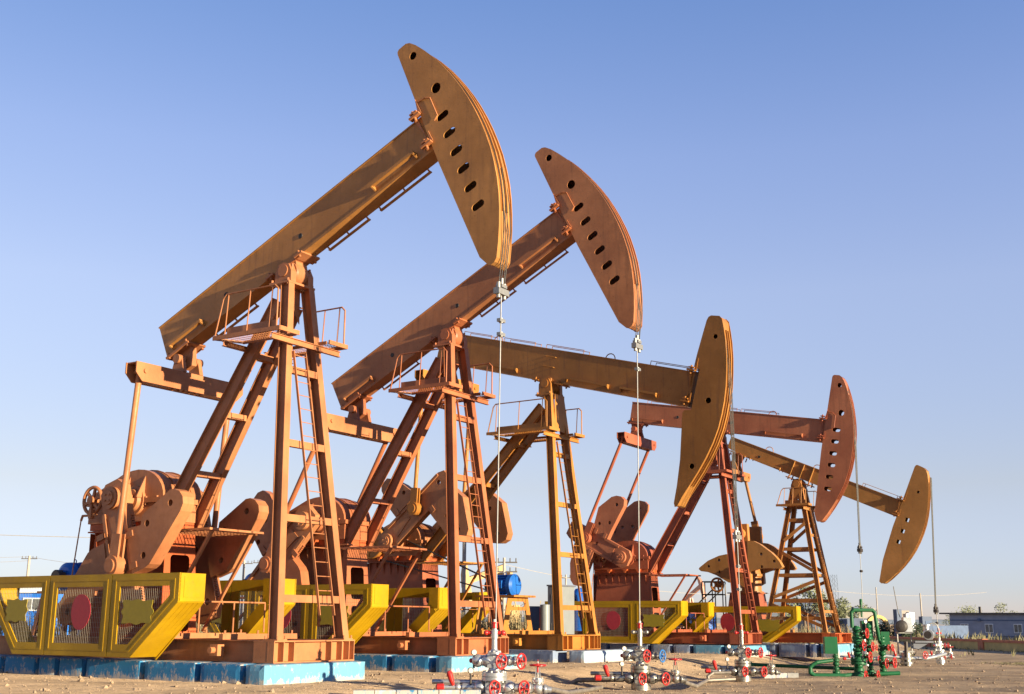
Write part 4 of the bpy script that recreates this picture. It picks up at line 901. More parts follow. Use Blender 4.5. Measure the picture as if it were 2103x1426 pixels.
def wellhead(x, y, z, h, rz, label, mat='silver', s=1.0, blue=False, left=True, cap='red'):
    t = thing('wellhead', label, 'wellhead', (x, y, z), rz, 'silver wellheads with red handwheels'); t.scale = (s, s, s); k_ = h/s/1.66
    def Z(v_): return v_*k_
    m = MB(); m.lathe((0, 0, -0.1), (0, 0, 1), [(0, .19), (.14, .19), (.14, .24), (.30, .24), (.30, .17), (Z(.5), .16)], 24); flange(m, (0, 0, Z(.06) + .06), (0, 0, 1), .245, .07, 10); m.build('casing_head', mat, t)
    # lower cross with valves along x
    m = MB(); m.box((0, 0, Z(.32)), (.31, .30, .27)); m.tube((-.62, 0, Z(.32)), (.78, 0, Z(.32)), .082, 14)
    for xx in (-.20, -.34, .20, .36, .55, .70): flange(m, (xx, 0, Z(.32)), (1, 0, 0), .115, .045, 6)
    m.ball((-.27, 0, Z(.32)), .145, 14, 8); m.ball((.28, 0, Z(.32)), .145, 14, 8); m.build('lower_cross', mat, t)
    m = MB(); m.lathe((0, 0, Z(.42)), (0, 0, 1), [(0, .17), (Z(.04), .20)], 20); flange(m, (0, 0, Z(.50)), (0, 0, 1), .25, .075, 10); flange(m, (0, 0, Z(.585)), (0, 0, 1), .25, .075, 10); m.lathe((0, 0, Z(.62)), (0, 0, 1), [(0, .16), (.05, .12), (Z(.14), .10), (Z(.16), .14)], 20); m.build('tubing_spool', mat, t)
    m = MB(); m.box((0, 0, Z(.86)), (.25, .24, .26)); m.tube((-.42, 0, Z(.86)), (.56, 0, Z(.86)), .075, 14); m.ball((-.33, 0, Z(.86)), .125, 14, 8); m.ball((-.12, 0, Z(.86)), .135, 14, 8); m.ball((.16, 0, Z(.86)), .135, 14, 8)
    for xx in (-.22, .30, .42): flange(m, (xx, 0, Z(.86)), (1, 0, 0), .10, .04, 6)
    m.build('upper_cross', mat, t)
    m = MB(); m.lathe((0, 0, Z(.97)), (0, 0, 1), [(0, .10), (.02, .135), (.06, .135), (.07, .09), (Z(.13), .06), (Z(.34), .055), (Z(.345), .07), (Z(.52), .07), (Z(.525), .045), (Z(.60), .045)], 20)
    flange(m, (0, 0, Z(1.0)), (0, 0, 1), .14, .05, 8); m.build('stuffing_pipe', mat, t)
    m = MB(); m.lathe((0, 0, Z(1.52)), (0, 0, 1), [(0, .05), (.01, .062), (Z(.10), .058), (Z(.105), .075), (Z(.13), .075), (Z(.135), .04)], 18); m.build('gland_cap', cap, t)
    m = MB(); m.lathe((0, 0, Z(1.655)), (0, 0, 1), [(0, .035), (.05, .035)], 12); m.build('gland_nut', 'dial', t)
    m = MB(); m.tube((-.17, 0, Z(1.43)), (.17, 0, Z(1.43)), .036, 12); m.ball((-.17, 0, Z(1.43)), .052, 10, 6); m.ball((.17, 0, Z(1.43)), .052, 10, 6); m.build('rod_stop_ram', 'red' if not blue else mat, t)
    handwheel(t, (.17, -.24, Z(.86)), (.80, -.6, 0), .142, 'red'); handwheel(t, (.55, -.12, Z(.86)), (.85, -.5, 0), .142, 'bluewheel' if blue else 'red')
    handwheel(t, (.05, -.28, Z(.32)), (.80, -.6, 0), .142, 'red'); handwheel(t, (.62, -.24, Z(.32)), (.80, -.6, 0), .142, 'red')
    # small gate valve at the right with a level wheel
    m = MB(); m.ball((.86, 0, Z(.32)), .11, 14, 8); m.tube((.86, 0, Z(.32)), (.86, 0, Z(.52)), .07, 12); flange(m, (.86, 0, Z(.47)), (0, 0, 1), .12, .05, 6)
    for dx in (-.05, .05): m.bar((.86 + dx, 0, Z(.52)), (.86 + dx*.6, 0, Z(.72)), .03, .02)
    m.tube((.86, 0, Z(.5)), (.86, 0, Z(.86)), .012, 6); m.tube((.86, 0, Z(.32)), (1.12, .05, Z(.28)), .06, 12); flange(m, (1.0, .02, Z(.30)), (1, .1, 0), .09, .04, 6); m.build('gate_valve', mat, t)
    handwheel(t, (.86, 0, Z(.78)), (0, 0, 1), .15, 'red')
    # left side: flow line with red lever and gauges
    m = MB(); m.tube((-.60, 0, Z(.32)), (-1.02, -.08, Z(.32)), .05, 12); m.tube((-.3, .1, Z(.42)), (-1.25, .1, Z(.42)), .05, 12); m.ball((-.72, -.02, Z(.32)), .075, 12, 8); m.build('flow_pipe', mat, t)
    m = MB(); m.lathe((-.98, -.08, Z(.32)), (-1, -.2, 0), [(0, .055), (.02, .075), (.14, .07), (.17, .03)], 14); m.lathe((-.80, -.10, Z(.36)), (-.30, -.2, 1), [(0, .03), (.08, .05), (.24, .062), (.29, .04)], 14); m.build('lever_handle', 'red', t)
    gauge(t, (-.46, -.05, Z(.66))); gauge(t, (-.40, -.04, Z(1.03)))
    m = MB(); m.lathe((-.50, 0, Z(.86)), (1, 0, 0), [(0, .02), (.02, .045), (.05, .045), (.07, .02)], 10); m.build('needle_valve', 'red', t)
    return t
def to_world(c, x, y=0): ca, sa = math.cos(c['a']), math.sin(c['a']); return (c['X'] + x*ca - y*sa, c['Y'] + x*sa + y*ca)
wp1 = to_world(J1, 5.28); wp2 = to_world(J2, 5.30); wp3 = to_world(J3, 6.27); wp4 = to_world(J4, 5.32); wp5 = to_world(J5, 5.66)
wellhead(wp1[0] - 0.02, wp1[1], -.27, 1.56, -.12, 'nearest bright silver wellhead, cut off by the bottom edge, in front of the second jack', 'silver')
wellhead(wp2[0], wp2[1], -.38, 1.66, -.12, 'oil-stained wellhead with one blue handwheel, in front of the middle yellow guard', 'oilsilver', blue=True)
wellhead(wp3[0], wp3[1], -.47, 1.70, -.12, 'grimy wellhead in front of the bright blue block of the fourth jack', 'oilsilver')
wellhead(wp4[0], wp4[1], -.36, 1.35, -.12, 'wellhead almost hidden behind the green pipework', 'silver', .8)
wellhead(wp5[0], wp5[1], -.34, 1.45, .5, 'rightmost small silver wellhead with a red cap, under the lowered head', 'silver', .75)

# flow lines on the ground
def gpipe(pts, r, mat, name, label, cat='pipe', group=None):
    m = MB(); m.path([Vector(p) for p in pts], r, 10); return tag(m.build(name, mat), label, cat, group)
GP = 'flow pipes lying on the sand'
def gp(x, y, h=.06): return (x, y, ground_z(x, y) + h)
gpipe([gp(wp1[0] + 1.0, wp1[1] + .05, .22), gp(wp1[0] + 1.5, wp1[1] + 1.6, .07), gp(wp1[0] + 2.1, wp1[1] + 4.2, .05), gp(wp2[0] - 1.0, wp2[1] - .3, .06)], .05, 'pipe', 'flow_pipe', 'long dull pipe lying from the nearest wellhead to the second one', 'pipe', GP)
gpipe([gp(wp2[0] + 1.1, wp2[1] + .1, .22), gp(wp2[0] + 1.5, wp2[1] + .8, .10), gp(wp3[0] - 1.2, wp3[1] - .6, .08), gp(wp3[0] - .3, wp3[1] - .3, .10)], .05, 'pipe', 'flow_pipe', 'dull pipe lying between the two oil-stained wellheads', 'pipe', GP)
gpipe([gp(wp2[0] - .4, wp2[1] + .3, .25), gp(wp2[0] - 1.5, wp2[1] + .9, .12), gp(wp2[0] - 1.75, wp2[1] + 1.0, -.05)], .06, 'pipe', 'flow_pipe', 'short stub pipe behind the oil-stained wellhead with the blue wheel', 'pipe', GP)
gpipe([gp(wp3[0] - .4, wp3[1] - .2, .28), gp(wp3[0] - .95, wp3[1] - .25, .28), gp(wp3[0] - 1.12, wp3[1] - .3, .18), gp(wp3[0] - 1.10, wp3[1] - .3, .02)], .05, 'pipe', 'flow_pipe', 'curled pipe end at the left of the grimy wellhead', 'pipe', GP)

# painted kerbs around the well cellars
def kerb(p0, p1, n, label, h=.16):
    t = thing('painted_kerb', label, 'kerb', (p0[0], p0[1], 0), 0, 'blue and white painted kerbs')
    a, b = Vector((0, 0, 0)), Vector((p1[0]-p0[0], p1[1]-p0[1], 0)); zg = ground_z(*p0)
    for i in range(n):
        m = MB(); q0, q1 = a.lerp(b, (i + .02)/n), a.lerp(b, (i + .98)/n); m.bar(q0 + V(0, 0, zg + h/2 - .06), q1 + V(0, 0, zg + h/2 - .06), .22, h, (0, 1, 0)); m.build('kerb_stone', (('blk1', 'blk3', 'blk1b') if n > 4 else ('blkg', 'blk3b', 'gap'))[i % 3], t)
kerb((-2.9, 22.4), (-.55, 22.75), 6, 'blue and white painted kerb at the bottom edge beside the nearest wellhead', .20)
kerb((8.1, 38.8), (9.3, 39.2), 3, 'worn pale kerb lying behind the grimy wellhead', .22)

# ---------------------------------------------------------------- green pipework
GX, GY = 11.55, 40.0; gz = -.40
gt = thing('green_manifold', 'dark green pipe manifold with red handwheels, right of the grimy wellhead', 'pipe manifold', (GX, GY, gz), -.05)
def G(name, f, mat='green'): m = MB(); f(m); return m.build(name, mat, gt)
def stack(x, y, z0, z1, r=.12):
    def f(m):
        m.tube((x, y, z0), (x, y, z1), r*.75, 14); z = z0 + .06; i = 0
        while z < z1 - .03:
            if i % 3 == 2: m.ball((x, y, z + .03), r*1.55, 14, 8, (1, 1, .8)); z += .15
            else: flange(m, (x, y, z), (0, 0, 1), r*(1.75 if i % 3 == 0 else 1.4), .055, 8); z += .12
            i += 1
    return f
G('valve_stack', stack(0, 0, 0, 1.62, .095)); G('valve_stack', stack(.42, .15, .1, 1.70, .070)); G('valve_stack', stack(.86, .25, 0, 1.35, .080))
G('base_flange', lambda m: (m.lathe((0, 0, -.05), (0, 0, 1), [(0, .26), (.16, .22), (.17, .16), (.30, .16)], 22), flange(m, (0, 0, .42), (0, 0, 1), .25, .08, 12), flange(m, (0, 0, .52), (0, 0, 1), .25, .08, 12)))
G('pipe_arch', lambda m: m.path([V(-.14, 0, 1.55), V(-.14, 0, 2.05), V(-.06, 0, 2.13), V(.58, .1, 2.13), V(.66, .1, 2.05), V(.70, .1, 1.6), V(.78, .2, 1.15)], .062, 12))
G('bottom_line', lambda m: m.path([V(-1.55, -.15, .35), V(-1.62, -.15, .27), V(-1.62, -.15, .10), V(-1.5, -.15, .02), V(-.5, -.1, .02), V(0, 0, .05), V(1.35, .1, .10)], .07, 12))
G('upper_line', lambda m: m.path([V(-1.55, -.15, .35), V(-1.4, -.15, .43), V(-.85, 0, .50)], .062, 12))
G('side_stack', stack(-.72, .1, .05, .72, .07))
G('control_box', lambda m: m.box((-.85, .2, .98), (.42, .30, .55))); G('control_box', lambda m: m.box((.42, .35, 1.48), (.36, .26, .60))); G('control_box', lambda m: m.box((.98, .30, 1.18), (.28, .24, .50)))
for (x, z, r) in ((.28, 1.38, .17), (.16, .98, .18), (.44, .95, .16), (.34, .62, .18), (.16, .02, .17), (.56, .05, .15), (.86, .42, .17), (1.12, .44, .18), (1.08, .92, .12), (.96, .92, .11)):
    G('valve_bonnet', lambda m: m.lathe((x - .10, 0.02, z), (.45, -.9, 0), [(0, .09), (.08, .09), (.081, .06), (.2, .05), (.24, .02)], 12)); handwheel(gt, (x, -.24, z), (.84, -.55, 0), r*.88, 'red')
G('vent_stub', lambda m: (m.tube((.22, .1, 1.9), (.22, .1, 2.45), .03, 8), m.ball((.22, .1, 2.45), .05), m.tube((.22, .1, 2.3), (.22, .1, 2.42), .05, 8)))
gauge(gt, (.28, -.1, 1.75))
gpipe([(8.4, 42.2, -.02), (8.4, 42.2, -.12), (9.0, 42.0, -.14), (10.2, 41.2, -.16), (GX, GY + .3, -.18)], .06, 'green', 'flow_pipe', 'long dark green pipe running left from the green manifold', 'pipe', GP)

# ---------------------------------------------------------------- rod drive unit
DX, DY, dz = 16.1, 49.0, -.36
dt = thing('rod_drive_unit', 'small rotary rod drive with round belt cover and motor, right of the green pipework', 'well drive', (DX, DY, dz), 0)
def Dd(name, f, mat): m = MB(); f(m); return m.build(name, mat, dt)
Dd('base_flanges', lambda m: (m.tube((0, 0, -.05), (0, 0, .5), .2, 18), flange(m, (0, 0, .1), (0, 0, 1), .26, .09, 8), flange(m, (0, 0, .28), (0, 0, 1), .25, .09, 8), flange(m, (0, 0, .44), (0, 0, 1), .22, .06, 8)), 'oilsilver')
Dd('oily_stem', lambda m: m.tube((-.05, -.16, -.02), (-.02, -.16, .95), .075, 12), 'dark')
Dd('support_columns', lambda m: [m.tube((sx, 0, .45), (sx, 0, 1.35), .03, 8) for sx in (-.3, .25)] + [m.box((0, 0, .55), (.6, .3, .06)), m.box((0, 0, 1.3), (.62, .3, .06))], 'galv')
Dd('belt_cover', lambda m: m.lathe((-.20, -.32, 1.55), (-.15, -1, 0), [(-.14, .235), (0, .245), (.03, .22), (.06, .12), (.07, .0)], 28), 'dark')
Dd('upper_gearcase', lambda m: (m.box((.12, 0, 1.60), (.34, .30, .60)), m.tube((.1, 0, 1.9), (.1, 0, 2.05), .12, 14), m.ball((.18, 0, 2.02), .1)), 'silver')
Dd('drive_motor', lambda m: (m.lathe((.85, -.35, 1.22), (.35, .9, 0), [(0, .20), (.05, .22), (.5, .22), (.55, .14)], 20), m.lathe((.9, 0, 1.35), (0, 0, 1), [(0, .12), (.2, .12), (.22, .18), (.28, .18)], 14)), 'silver')
Dd('motor_pulley', lambda m: m.lathe((.80, -.42, 1.22), (.35, .9, 0), [(-.12, .15), (-.02, .15)], 22), 'dark')
Dd('motor_shelf', lambda m: (m.box((.70, -.1, .94), (.75, .34, .07)), m.plate([(.3, .90), (.95, .90), (.5, .65), (.3, .7)], -.1, .0)), 'cabd')
Dd('tall_sensor_rod', lambda m: m.path([V(-.10, .1, 1.9), V(-.16, .1, 2.1), V(-.29, .1, 3.15)], .018, 6), 'galv')
Dd('flow_pipe', lambda m: m.path([V(-1.1, 0, .30), V(-.95, 0, .38), V(-.4, 0, .34), V(0, 0, .30), V(.8, 0, .28), V(1.3, .3, .35), V(1.9, .8, .45)], .07, 10), 'silver')
Dd('supply_hose', lambda m: m.path([V(.95, 0, 1.60)] + [V(1.0 + .42*math.sin(a), 0, 1.62 - .0 + .12*math.sin(2*a) - 1.2*(a/3.0)**2) for a in [i*.25 for i in range(1, 13)]], .022, 8), 'galv')
handwheel(dt, (.72, -.2, .42), (.5, -.85, 0), .14, 'red'); Dd('lever_handle', lambda m: m.lathe((-.45, -.1, .36), (-.2, 0, 1), [(0, .03), (.1, .05), (.3, .05), (.36, .02)], 12), 'red')
gauge(dt, (-.62, -.05, .72))

# ---------------------------------------------------------------- background
def ln(p, q, r, name, mat, parent=None): m = MB(); m.tube(p, q, r, 6); return m.build(name, mat, parent)
# long low wall
wl0, wl1 = Vector((28.5, 112, 0)), Vector((32.6, 66, 0)); wdir = (wl1 - wl0).normalized(); wn_ = Vector((-wdir.y, wdir.x, 0)); wlen = (wl1 - wl0).length + 20
wt = thing('boundary_wall', 'low yellow wall with an orange-red coping across the right background', 'wall', (wl0.x, wl0.y, -.36), math.atan2(wdir.y, wdir.x))
m = MB(); m.bx(0, wlen, -.1, .1, -.3, .50); m.build('wall_face', 'yellowwall', wt)
m = MB(); m.bx(0, wlen, -.16, .16, .501, .66); m.build('coping', 'orangewall', wt)
for i in range(9): m = MB(); m.bx(i*8.0, i*8.0 + .7, -.19, .19, -.3, .70); m.build('pier', 'orangewall', wt)
# wall running left behind the jacks
wt2 = thing('boundary_wall', 'stretch of low yellow wall far behind the rightmost jack tower', 'wall', (24.0, 112.3, -.36), 0)
m = MB(); m.bx(0, 4.4, -.1, .1, -.3, .50); m.build('wall_face', 'yellowwall', wt2); m = MB(); m.bx(0, 4.4, -.16, .16, .501, .66); m.build('coping', 'orangewall', wt2)
# long blue-grey building
b0 = Vector((44.6, 121.5, 0)); bd = Vector((math.cos(R(-39)), math.sin(R(-39)), 0)); bl = 18.0
bt = thing('long_building', 'long low blue-grey building with small windows behind the wall at right', 'building', (b0.x, b0.y, -.5), math.atan2(bd.y, bd.x))
m = MB(); m.bx(0, bl, 0, 7, -.5, 2.75); m.build('wall', 'facade', bt)
m = MB(); m.bx(-.9, bl + .3, -.35, 7.3, 2.751, 2.90); rf = m.build('roof', 'roof', bt)
m = MB(); m.bx(2.8, 3.0, .5, .7, 2.9, 3.5); m.build('chimney', 'roof', rf)
for zz in (.55, 2.1): m = MB(); m.bx(0.02, bl - .02, -.03, -.004, zz, zz + .12); m.build('painted_band', 'bluetrim', bt)
for xx in (1.05, 3.45, 6.2, 9.6):
    m = MB(); m.bx(xx, xx + .80, -.05, -.004, .95, 1.82); wi = m.build('window', 'shedwhite', bt); m = MB(); m.bx(xx + .06, xx + .37, -.07, -.051, 1.02, 1.75); m.bx(xx + .43, xx + .74, -.07, -.051, 1.02, 1.75); m.build('pane', 'glass', wi)
m = MB(); m.tube((2.95, -.3, 2.2), (2.95, 0, 2.2), .16, 16); m.build('vent_pipe', 'bluetrim', bt)
# gate pillars, yard walls, arch, white houses
def simple(name, label, cat, mat, boxes, loc, rz=0, group=None, extra=()):
    t = thing(name, label, cat, loc, rz, group); m = MB()
    for b_ in boxes: m.bx(*b_)
    m.build('wall', mat, t)
    for nm, mt, bs in extra:
        m = MB()
        for b_ in bs: m.bx(*b_)
        m.build(nm, mt, t)
    return t
simple('gate_pillar', 'tall blue-grey gate pillar with sunlight painted white on one flank, behind the rod drive unit', 'gate pillar', 'bluegrey', [(0, .5, -.3, .3, 0, 3.0)], (34.75, 108, -.45), .25, 'gate pillars in the yard wall', [('painted_lit_flank', 'white', [(.501, 1.35, -.2, .4, 0, 2.9)]), ('door', 'bluetrim', [(.6, .95, -.23, -.201, 0, 2.3)])])  # white flank colour stands in for sunlight on that side
simple('gate_pillar', 'blue-grey gate pillar with its sunlit flank painted white, just right of the green pipe arch', 'gate pillar', 'bluegrey', [(0, .5, -.3, .3, 0, 3.3)], (33.2, 116, -.45), .25, 'gate pillars in the yard wall', [('painted_lit_flank', 'white', [(.501, 2.4, -.2, .4, 0, 3.2)])])  # here too the sunlit side is put into the colour
simple('gate_pillar', 'shorter blue-grey gate pillar left of the long building', 'gate pillar', 'bluegrey', [(0, 1.0, -.3, .3, 0, 2.4)], (38.4, 112, -.45), .25, 'gate pillars in the yard wall', [('recess', 'bluetrim', [(.3, .9, -.33, -.301, .3, 2.0)])])
simple('yard_wall', 'dark brick yard wall beside the long building', 'wall', 'bluetrim', [(0, 4.0, -.15, .15, 0, 1.6)], (39.9, 113.5, -.45), .3)
simple('yard_wall', 'blue-grey yard wall behind the green manifold', 'wall', 'bluegrey', [(0, 5.2, -.15, .15, 0, 2.2)], (28.2, 112, -.45), .05)
simple('white_house', 'white flat-roofed house behind the rightmost tower legs', 'building', 'white', [(0, 6.5, 0, 6, 0, 3.1)], (33.0, 128, -.5), .15, None, [('roof', 'roof', [(-.1, 6.6, -.1, 6.1, 3.101, 3.25)]), ('window', 'glass', [(1.5, 2.8, -.02, -.005, 1.2, 2.2), (4.0, 5.2, -.02, -.005, 1.2, 2.2)])])
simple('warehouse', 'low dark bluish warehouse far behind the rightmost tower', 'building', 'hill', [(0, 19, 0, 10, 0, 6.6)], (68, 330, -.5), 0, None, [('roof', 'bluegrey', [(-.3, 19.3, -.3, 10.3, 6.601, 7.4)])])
at_ = thing('garden_arch', 'round pale brick arch between the gate pillars', 'arch', (34.9, 114, -.45), .2)
m = MB(); o_ = [(1.25*math.cos(math.pi*i/14), 1.3 + 1.25*math.sin(math.pi*i/14)) for i in range(15)] + [(-1.25, 0), (-.95, 0)] + [(-.95*math.cos(math.pi*i/14), 1.3 + .95*math.sin(math.pi*i/14)) for i in range(15)] + [(.95, 0), (1.25, 0)]
m.plate(o_, -.2, .2); m.build('arch_ring', 'yellowwall', at_)
tk = thing('storage_tank', 'white round storage tank far behind the gate pillars', 'tank', (64.5, 195, -.5), 0)
m = MB(); m.tube((0, 0, 0), (0, 0, 3.5), 1.35, 30); m.build('tank_shell', 'shedwhite', tk); m = MB(); m.lathe((0, 0, 3.501), (0, 0, 1), [(0, 1.4), (.05, 1.4), (.25, .3), (.28, 0)], 30); m.build('tank_roof', 'shedwhite', tk)
# shed at left
sh = thing('blue_shed', 'bright blue and white site cabin seen through the left guard panel', 'cabin', (-37.5, 75, .4), -.1)
m = MB(); m.bx(0, 9.4, 0, 4, -.4, 2.45); m.build('wall', 'shedblue', sh); m = MB(); m.bx(-.2, 9.6, -.2, 4.2, 2.451, 2.95); m.build('roof', 'shedwhite', sh)
for xx in (1.5, 4.4, 7.2): m = MB(); m.bx(xx, xx + 1.3, -.05, -.004, .95 + .4, 1.75 + .4); wi = m.build('window', 'shedwhite', sh); m = MB(); m.bx(xx + .12, xx + .6, -.07, -.051, 1.43, 2.07); m.bx(xx + .7, xx + 1.18, -.07, -.051, 1.43, 2.07); m.build('pane', 'glass', wi)
# cabinets and tank between the jacks
cb = thing('control_cabinet', 'tall light grey control cabinet with shade painted dark on its front, left of the third jack tower', 'cabinet', (1.45, 46.0, 0), .0)
m = MB(); m.plate([(0, 0), (.42, -.25), (1.05, .75), (.62, 1.0)], .75, 2.62, P=lambda u, v, t_: Vector((u, v, t_))); m.build('cabinet_body', 'cabl', cb)
m = MB(); m.bar((-.01, -.012, 1.68), (.415, -.265, 1.68), .016, 1.86, (.5, .86, 0)); fr = m.build('shade_painted_door', 'cabd', cb)  # dark door colour paints in the shade on this cabinet face
m = MB(); m.plate([(-.06, -.02), (.44, -.32), (1.12, .78), (.62, 1.07)], 2.621, 2.68, P=lambda u, v, t_: Vector((u, v, t_))); m.build('cabinet_top', 'cabd', cb)
m = MB(); m.plate([(0.03, 0.03), (.40, -.2), (1.0, .72), (.62, .95)], .2, .745, P=lambda u, v, t_: Vector((u, v, t_))); m.build('plinth', 'cabd', cb)
for zt_ in (2.3, 1.2):
    m = MB(); m.bar((.115, -.100, zt_ - .10), (.125, -.106, zt_ - .10), .008, .26, (.5, .86, 0))
    for z_ in [zt_ - i*.03 for i in range(8)]: m.bar((.12, -.10, z_), (.30, -.205, z_), .01, .012, (0, 0, 1))
    m.build('louvre', 'galv', fr)
simple('control_cabinet', 'low blue-grey cabinet behind the orange motor stand', 'cabinet', 'bluegrey', [(0, .42, 0, .5, 0, 1.88)], (.78, 47.0, 0), .2, None, [('door', 'bluetrim', [(.04, .38, -.02, -.002, .2, 1.8)])])
cy = thing('grey_cylinder_tank', 'upright light grey cylinder beside the dark control cabinet', 'tank', (1.30, 45.0, 0)); m = MB(); m.tube((0, 0, 0), (0, 0, 1.88), .185, 24); m.build('shell', 'cabl', cy); m = MB(); m.lathe((0, 0, 1.881), (0, 0, 1), [(0, .19), (.03, .19), (.05, .0)], 24); m.build('lid', 'cabl', cy); m = MB(); m.bar((-.19, -.05, .3), (-.19, -.05, 1.8), .03, .03); m.build('red_hose', 'red', cy)
cy = thing('grey_cylinder_tank', 'thick grey concrete cylinder left of the second jack low rail', 'tank', (-4.14, 42.0, 0)); m = MB(); m.tube((0, 0, 0), (0, 0, 1.86), .19, 24); m.build('shell', 'bluegrey', cy)
bb = thing('blue_barrel_pump', 'dark blue dome beyond the third jack ladder', 'tank', (5.25, 90, 0)); m = MB(); m.lathe((0, 0, 0), (0, 0, 1), [(0, .7), (2.8, .7), (3.3, .62), (3.7, .35), (3.8, 0)], 18); m.build('shell', 'blue', bb)
bb = thing('blue_roofed_hut', 'rounded dark blue tank roof beyond the middle guard', 'tank', (19.6, 122, 0)); m = MB(); m.lathe((0, 0, 0), (0, 0, 1), [(0, 1.4), (2.5, 1.4), (2.95, 1.1), (3.2, .4), (3.25, 0)], 20); m.build('shell', 'blue', bb)
# utility poles and wires
def pole(x, y, h, label, arms=1, r=.13, mat='pole'):
    t = thing('utility_pole', label, 'utility pole', (x, y, 0), 0, 'utility poles in the distance'); m = MB(); m.tube((0, 0, 0), (0, 0, h), r*1.15, 10, r*.8); m.build('post', mat, t)
    for i in range(arms):
        m = MB(); z_ = h - .35 - i*.7; m.bar((-1.0, 0, z_), (1.0, 0, z_), .10, .10)
        for xx in (-.9, -.45, .45, .9): m.tube((xx, 0, z_ + .05), (xx, 0, z_ + .32), .045, 6)
        m.build('crossarm', 'roof', t)
    return t
pole(-61.0, 150, 9.0, 'leftmost utility pole above the left guard', 1, .2)
pole(-31.5, 140, 8.1, 'left of the two close utility poles beyond the leftmost tower', 1, .16); pole(-29.0, 138, 8.1, 'right of the two close utility poles beyond the leftmost tower', 1, .16)
pole(-.50, 90, 6.0, 'utility pole with two crossarms above the blue motor', 2, .12)
pole(6.05, 130, 6.3, 'thin utility pole between the blue motor and the dark cabinet', 1, .12)
pole(31.0, 118, 4.6, 'thin utility pole left of the garden arch', 0, .08); pole(43.0, 125, 4.4, 'thin utility pole at the left end of the long building', 0, .09); pole(38.4, 125, 5.0, 'thin utility pole between the gate pillars', 0, .07)
pp = thing('steel_post', 'tall pale round post behind the second jack tower', 'post', (-2.36, 60, 0)); m = MB(); m.tube((0, 0, 0), (0, 0, 5.6), .10, 14); m.build('post', 'pole', pp)
def wire(p, q, sag, label, r=.02):
    m = MB(); p, q = Vector(p), Vector(q); pts = [p.lerp(q, i/12) - V(0, 0, sag*4*(i/12)*(1 - i/12)) for i in range(13)]; m.path(pts, r, 5); return tag(m.build('power_line', 'pole'), label, 'power line', 'overhead power lines')
wire((-110, 150, 13.4), (-12, 150, 11.2), .8, 'highest power line crossing low in the left sky', .04)
wire((-120, 150, 10.2), (-61, 150, 8.9), .9, 'power line from the left edge to the leftmost pole, upper strand'); wire((-120, 150, 8.5), (-61, 150, 8.4), .9, 'power line from the left edge to the leftmost pole, lower strand')
wire((-61, 150, 8.9), (-31.5, 140, 7.9), 1.0, 'power line from the leftmost pole to the paired poles'); wire((-.5, 90, 5.5), (30, 118, 4.5), 1.2, 'power line from the two-armed pole towards the right', .018); wire((31, 118, 4.5), (60, 150, 5.2), .5, 'thin power line over the gate pillars', .018)
# lattice radio mast
rm = thing('radio_mast', 'distant lattice radio mast right of the rightmost tower', 'mast', (81.6, 300, 0), .3); m = MB()
for sx, sy in ((-1, -1), (1, -1), (1, 1), (-1, 1)): m.bar((sx*.9, sy*.9, 0), (sx*.6, sy*.6, 13.2), .07, .07)
for i in range(11):
    z_ = 1.2*i; w_ = .9 - .3*z_/13.2; w2 = .9 - .3*(z_ + 1.2)/13.2
    for a_, b_ in (((-1, -1), (1, -1)), ((1, -1), (1, 1)), ((1, 1), (-1, 1)), ((-1, 1), (-1, -1))): m.bar((a_[0]*w_, a_[1]*w_, z_), (b_[0]*w2, b_[1]*w2, z_ + 1.2), .04, .04); m.bar((a_[0]*w_, a_[1]*w_, z_), (b_[0]*w_, b_[1]*w_, z_), .04, .04)
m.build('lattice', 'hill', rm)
# far pump jacks
def far_jack(x, y, z, rz, s, mat, label, al=R(24)):
    t = thing('pump_jack', label, 'pump jack', (x, y, z), rz, 'small pump jacks in the far distance'); t.scale = (s, s, s)
    m = MB()
    for sy in (-1, 1): m.bar((.5, sy*.9, .2), (-.2, sy*.2, 5.2), .22, .22); m.bar((-3.0, sy*.6, 1.6), (-.3, sy*.2, 5.0), .22, .22)
    for z_ in (1.5, 3.0): m.bar((.3, -.7 + z_*.1, z_), (.3, .7 - z_*.1, z_), .15, .15)
    m.build('tower', mat, t)
    ca, sa = math.cos(al), math.sin(al); W_ = lambda p: Vector((p.x*ca - p.z*sa, p.y, 5.4 + p.x*sa + p.z*ca))
    m = MB(W_); m.bx(-2.8, 3.4, -.2, .2, .1, .75); m.build('walking_beam', mat, t)
    m = MB(W_); m.plate([(3.3, 2.0), (3.6, 2.05), (4.0, 1.2), (4.2, 0), (4.0, -1.2), (3.6, -2.1), (3.3, -2.05)], -.25, .25); m.build('horse_head', mat, t)
    m = MB(); m.bx(-4.5, -2.2, -.7, .7, .2, 2.6); m.build('gearbox', mat, t)
    q = W_(Vector((-2.6, 0, 0))); m = MB(); m.bx(q.x - .2, q.x + .2, -1.1, 1.1, q.z - .5, q.z - .1); m.build('equalizer', mat, t)
    m = MB()
    for sy in (-1, 1): m.tube((q.x, sy*1.0, q.z - .4), (-3.6, sy*1.0, 1.8), .07, 6)
    m.build('pitman_arm', mat, t)
    m = MB()
    for sy in (-1, 1): m.plate([(-3.9, 2.3), (-3.2, 2.5), (-2.2, .6), (-3.2, .3), (-4.3, 1.0)], sy*.85 - .1, sy*.85 + .1)
    m.build('counterweight', mat, t)
    m = MB(); m.bx(-5, 1.2, -.9, .9, -.6, .19); m.build('skid_base', mat, t)
    return t
far_jack(38.0, 250, 0, -1.15, 1.2, M['farorange'], 'tiny orange pump jack far off, left of the rightmost jack counterweights')
far_jack(-2.8, 150, .2, math.pi + .9, 1.2, M['faryellow'], 'tiny yellow pump jack far off behind the blue motor', R(-15))
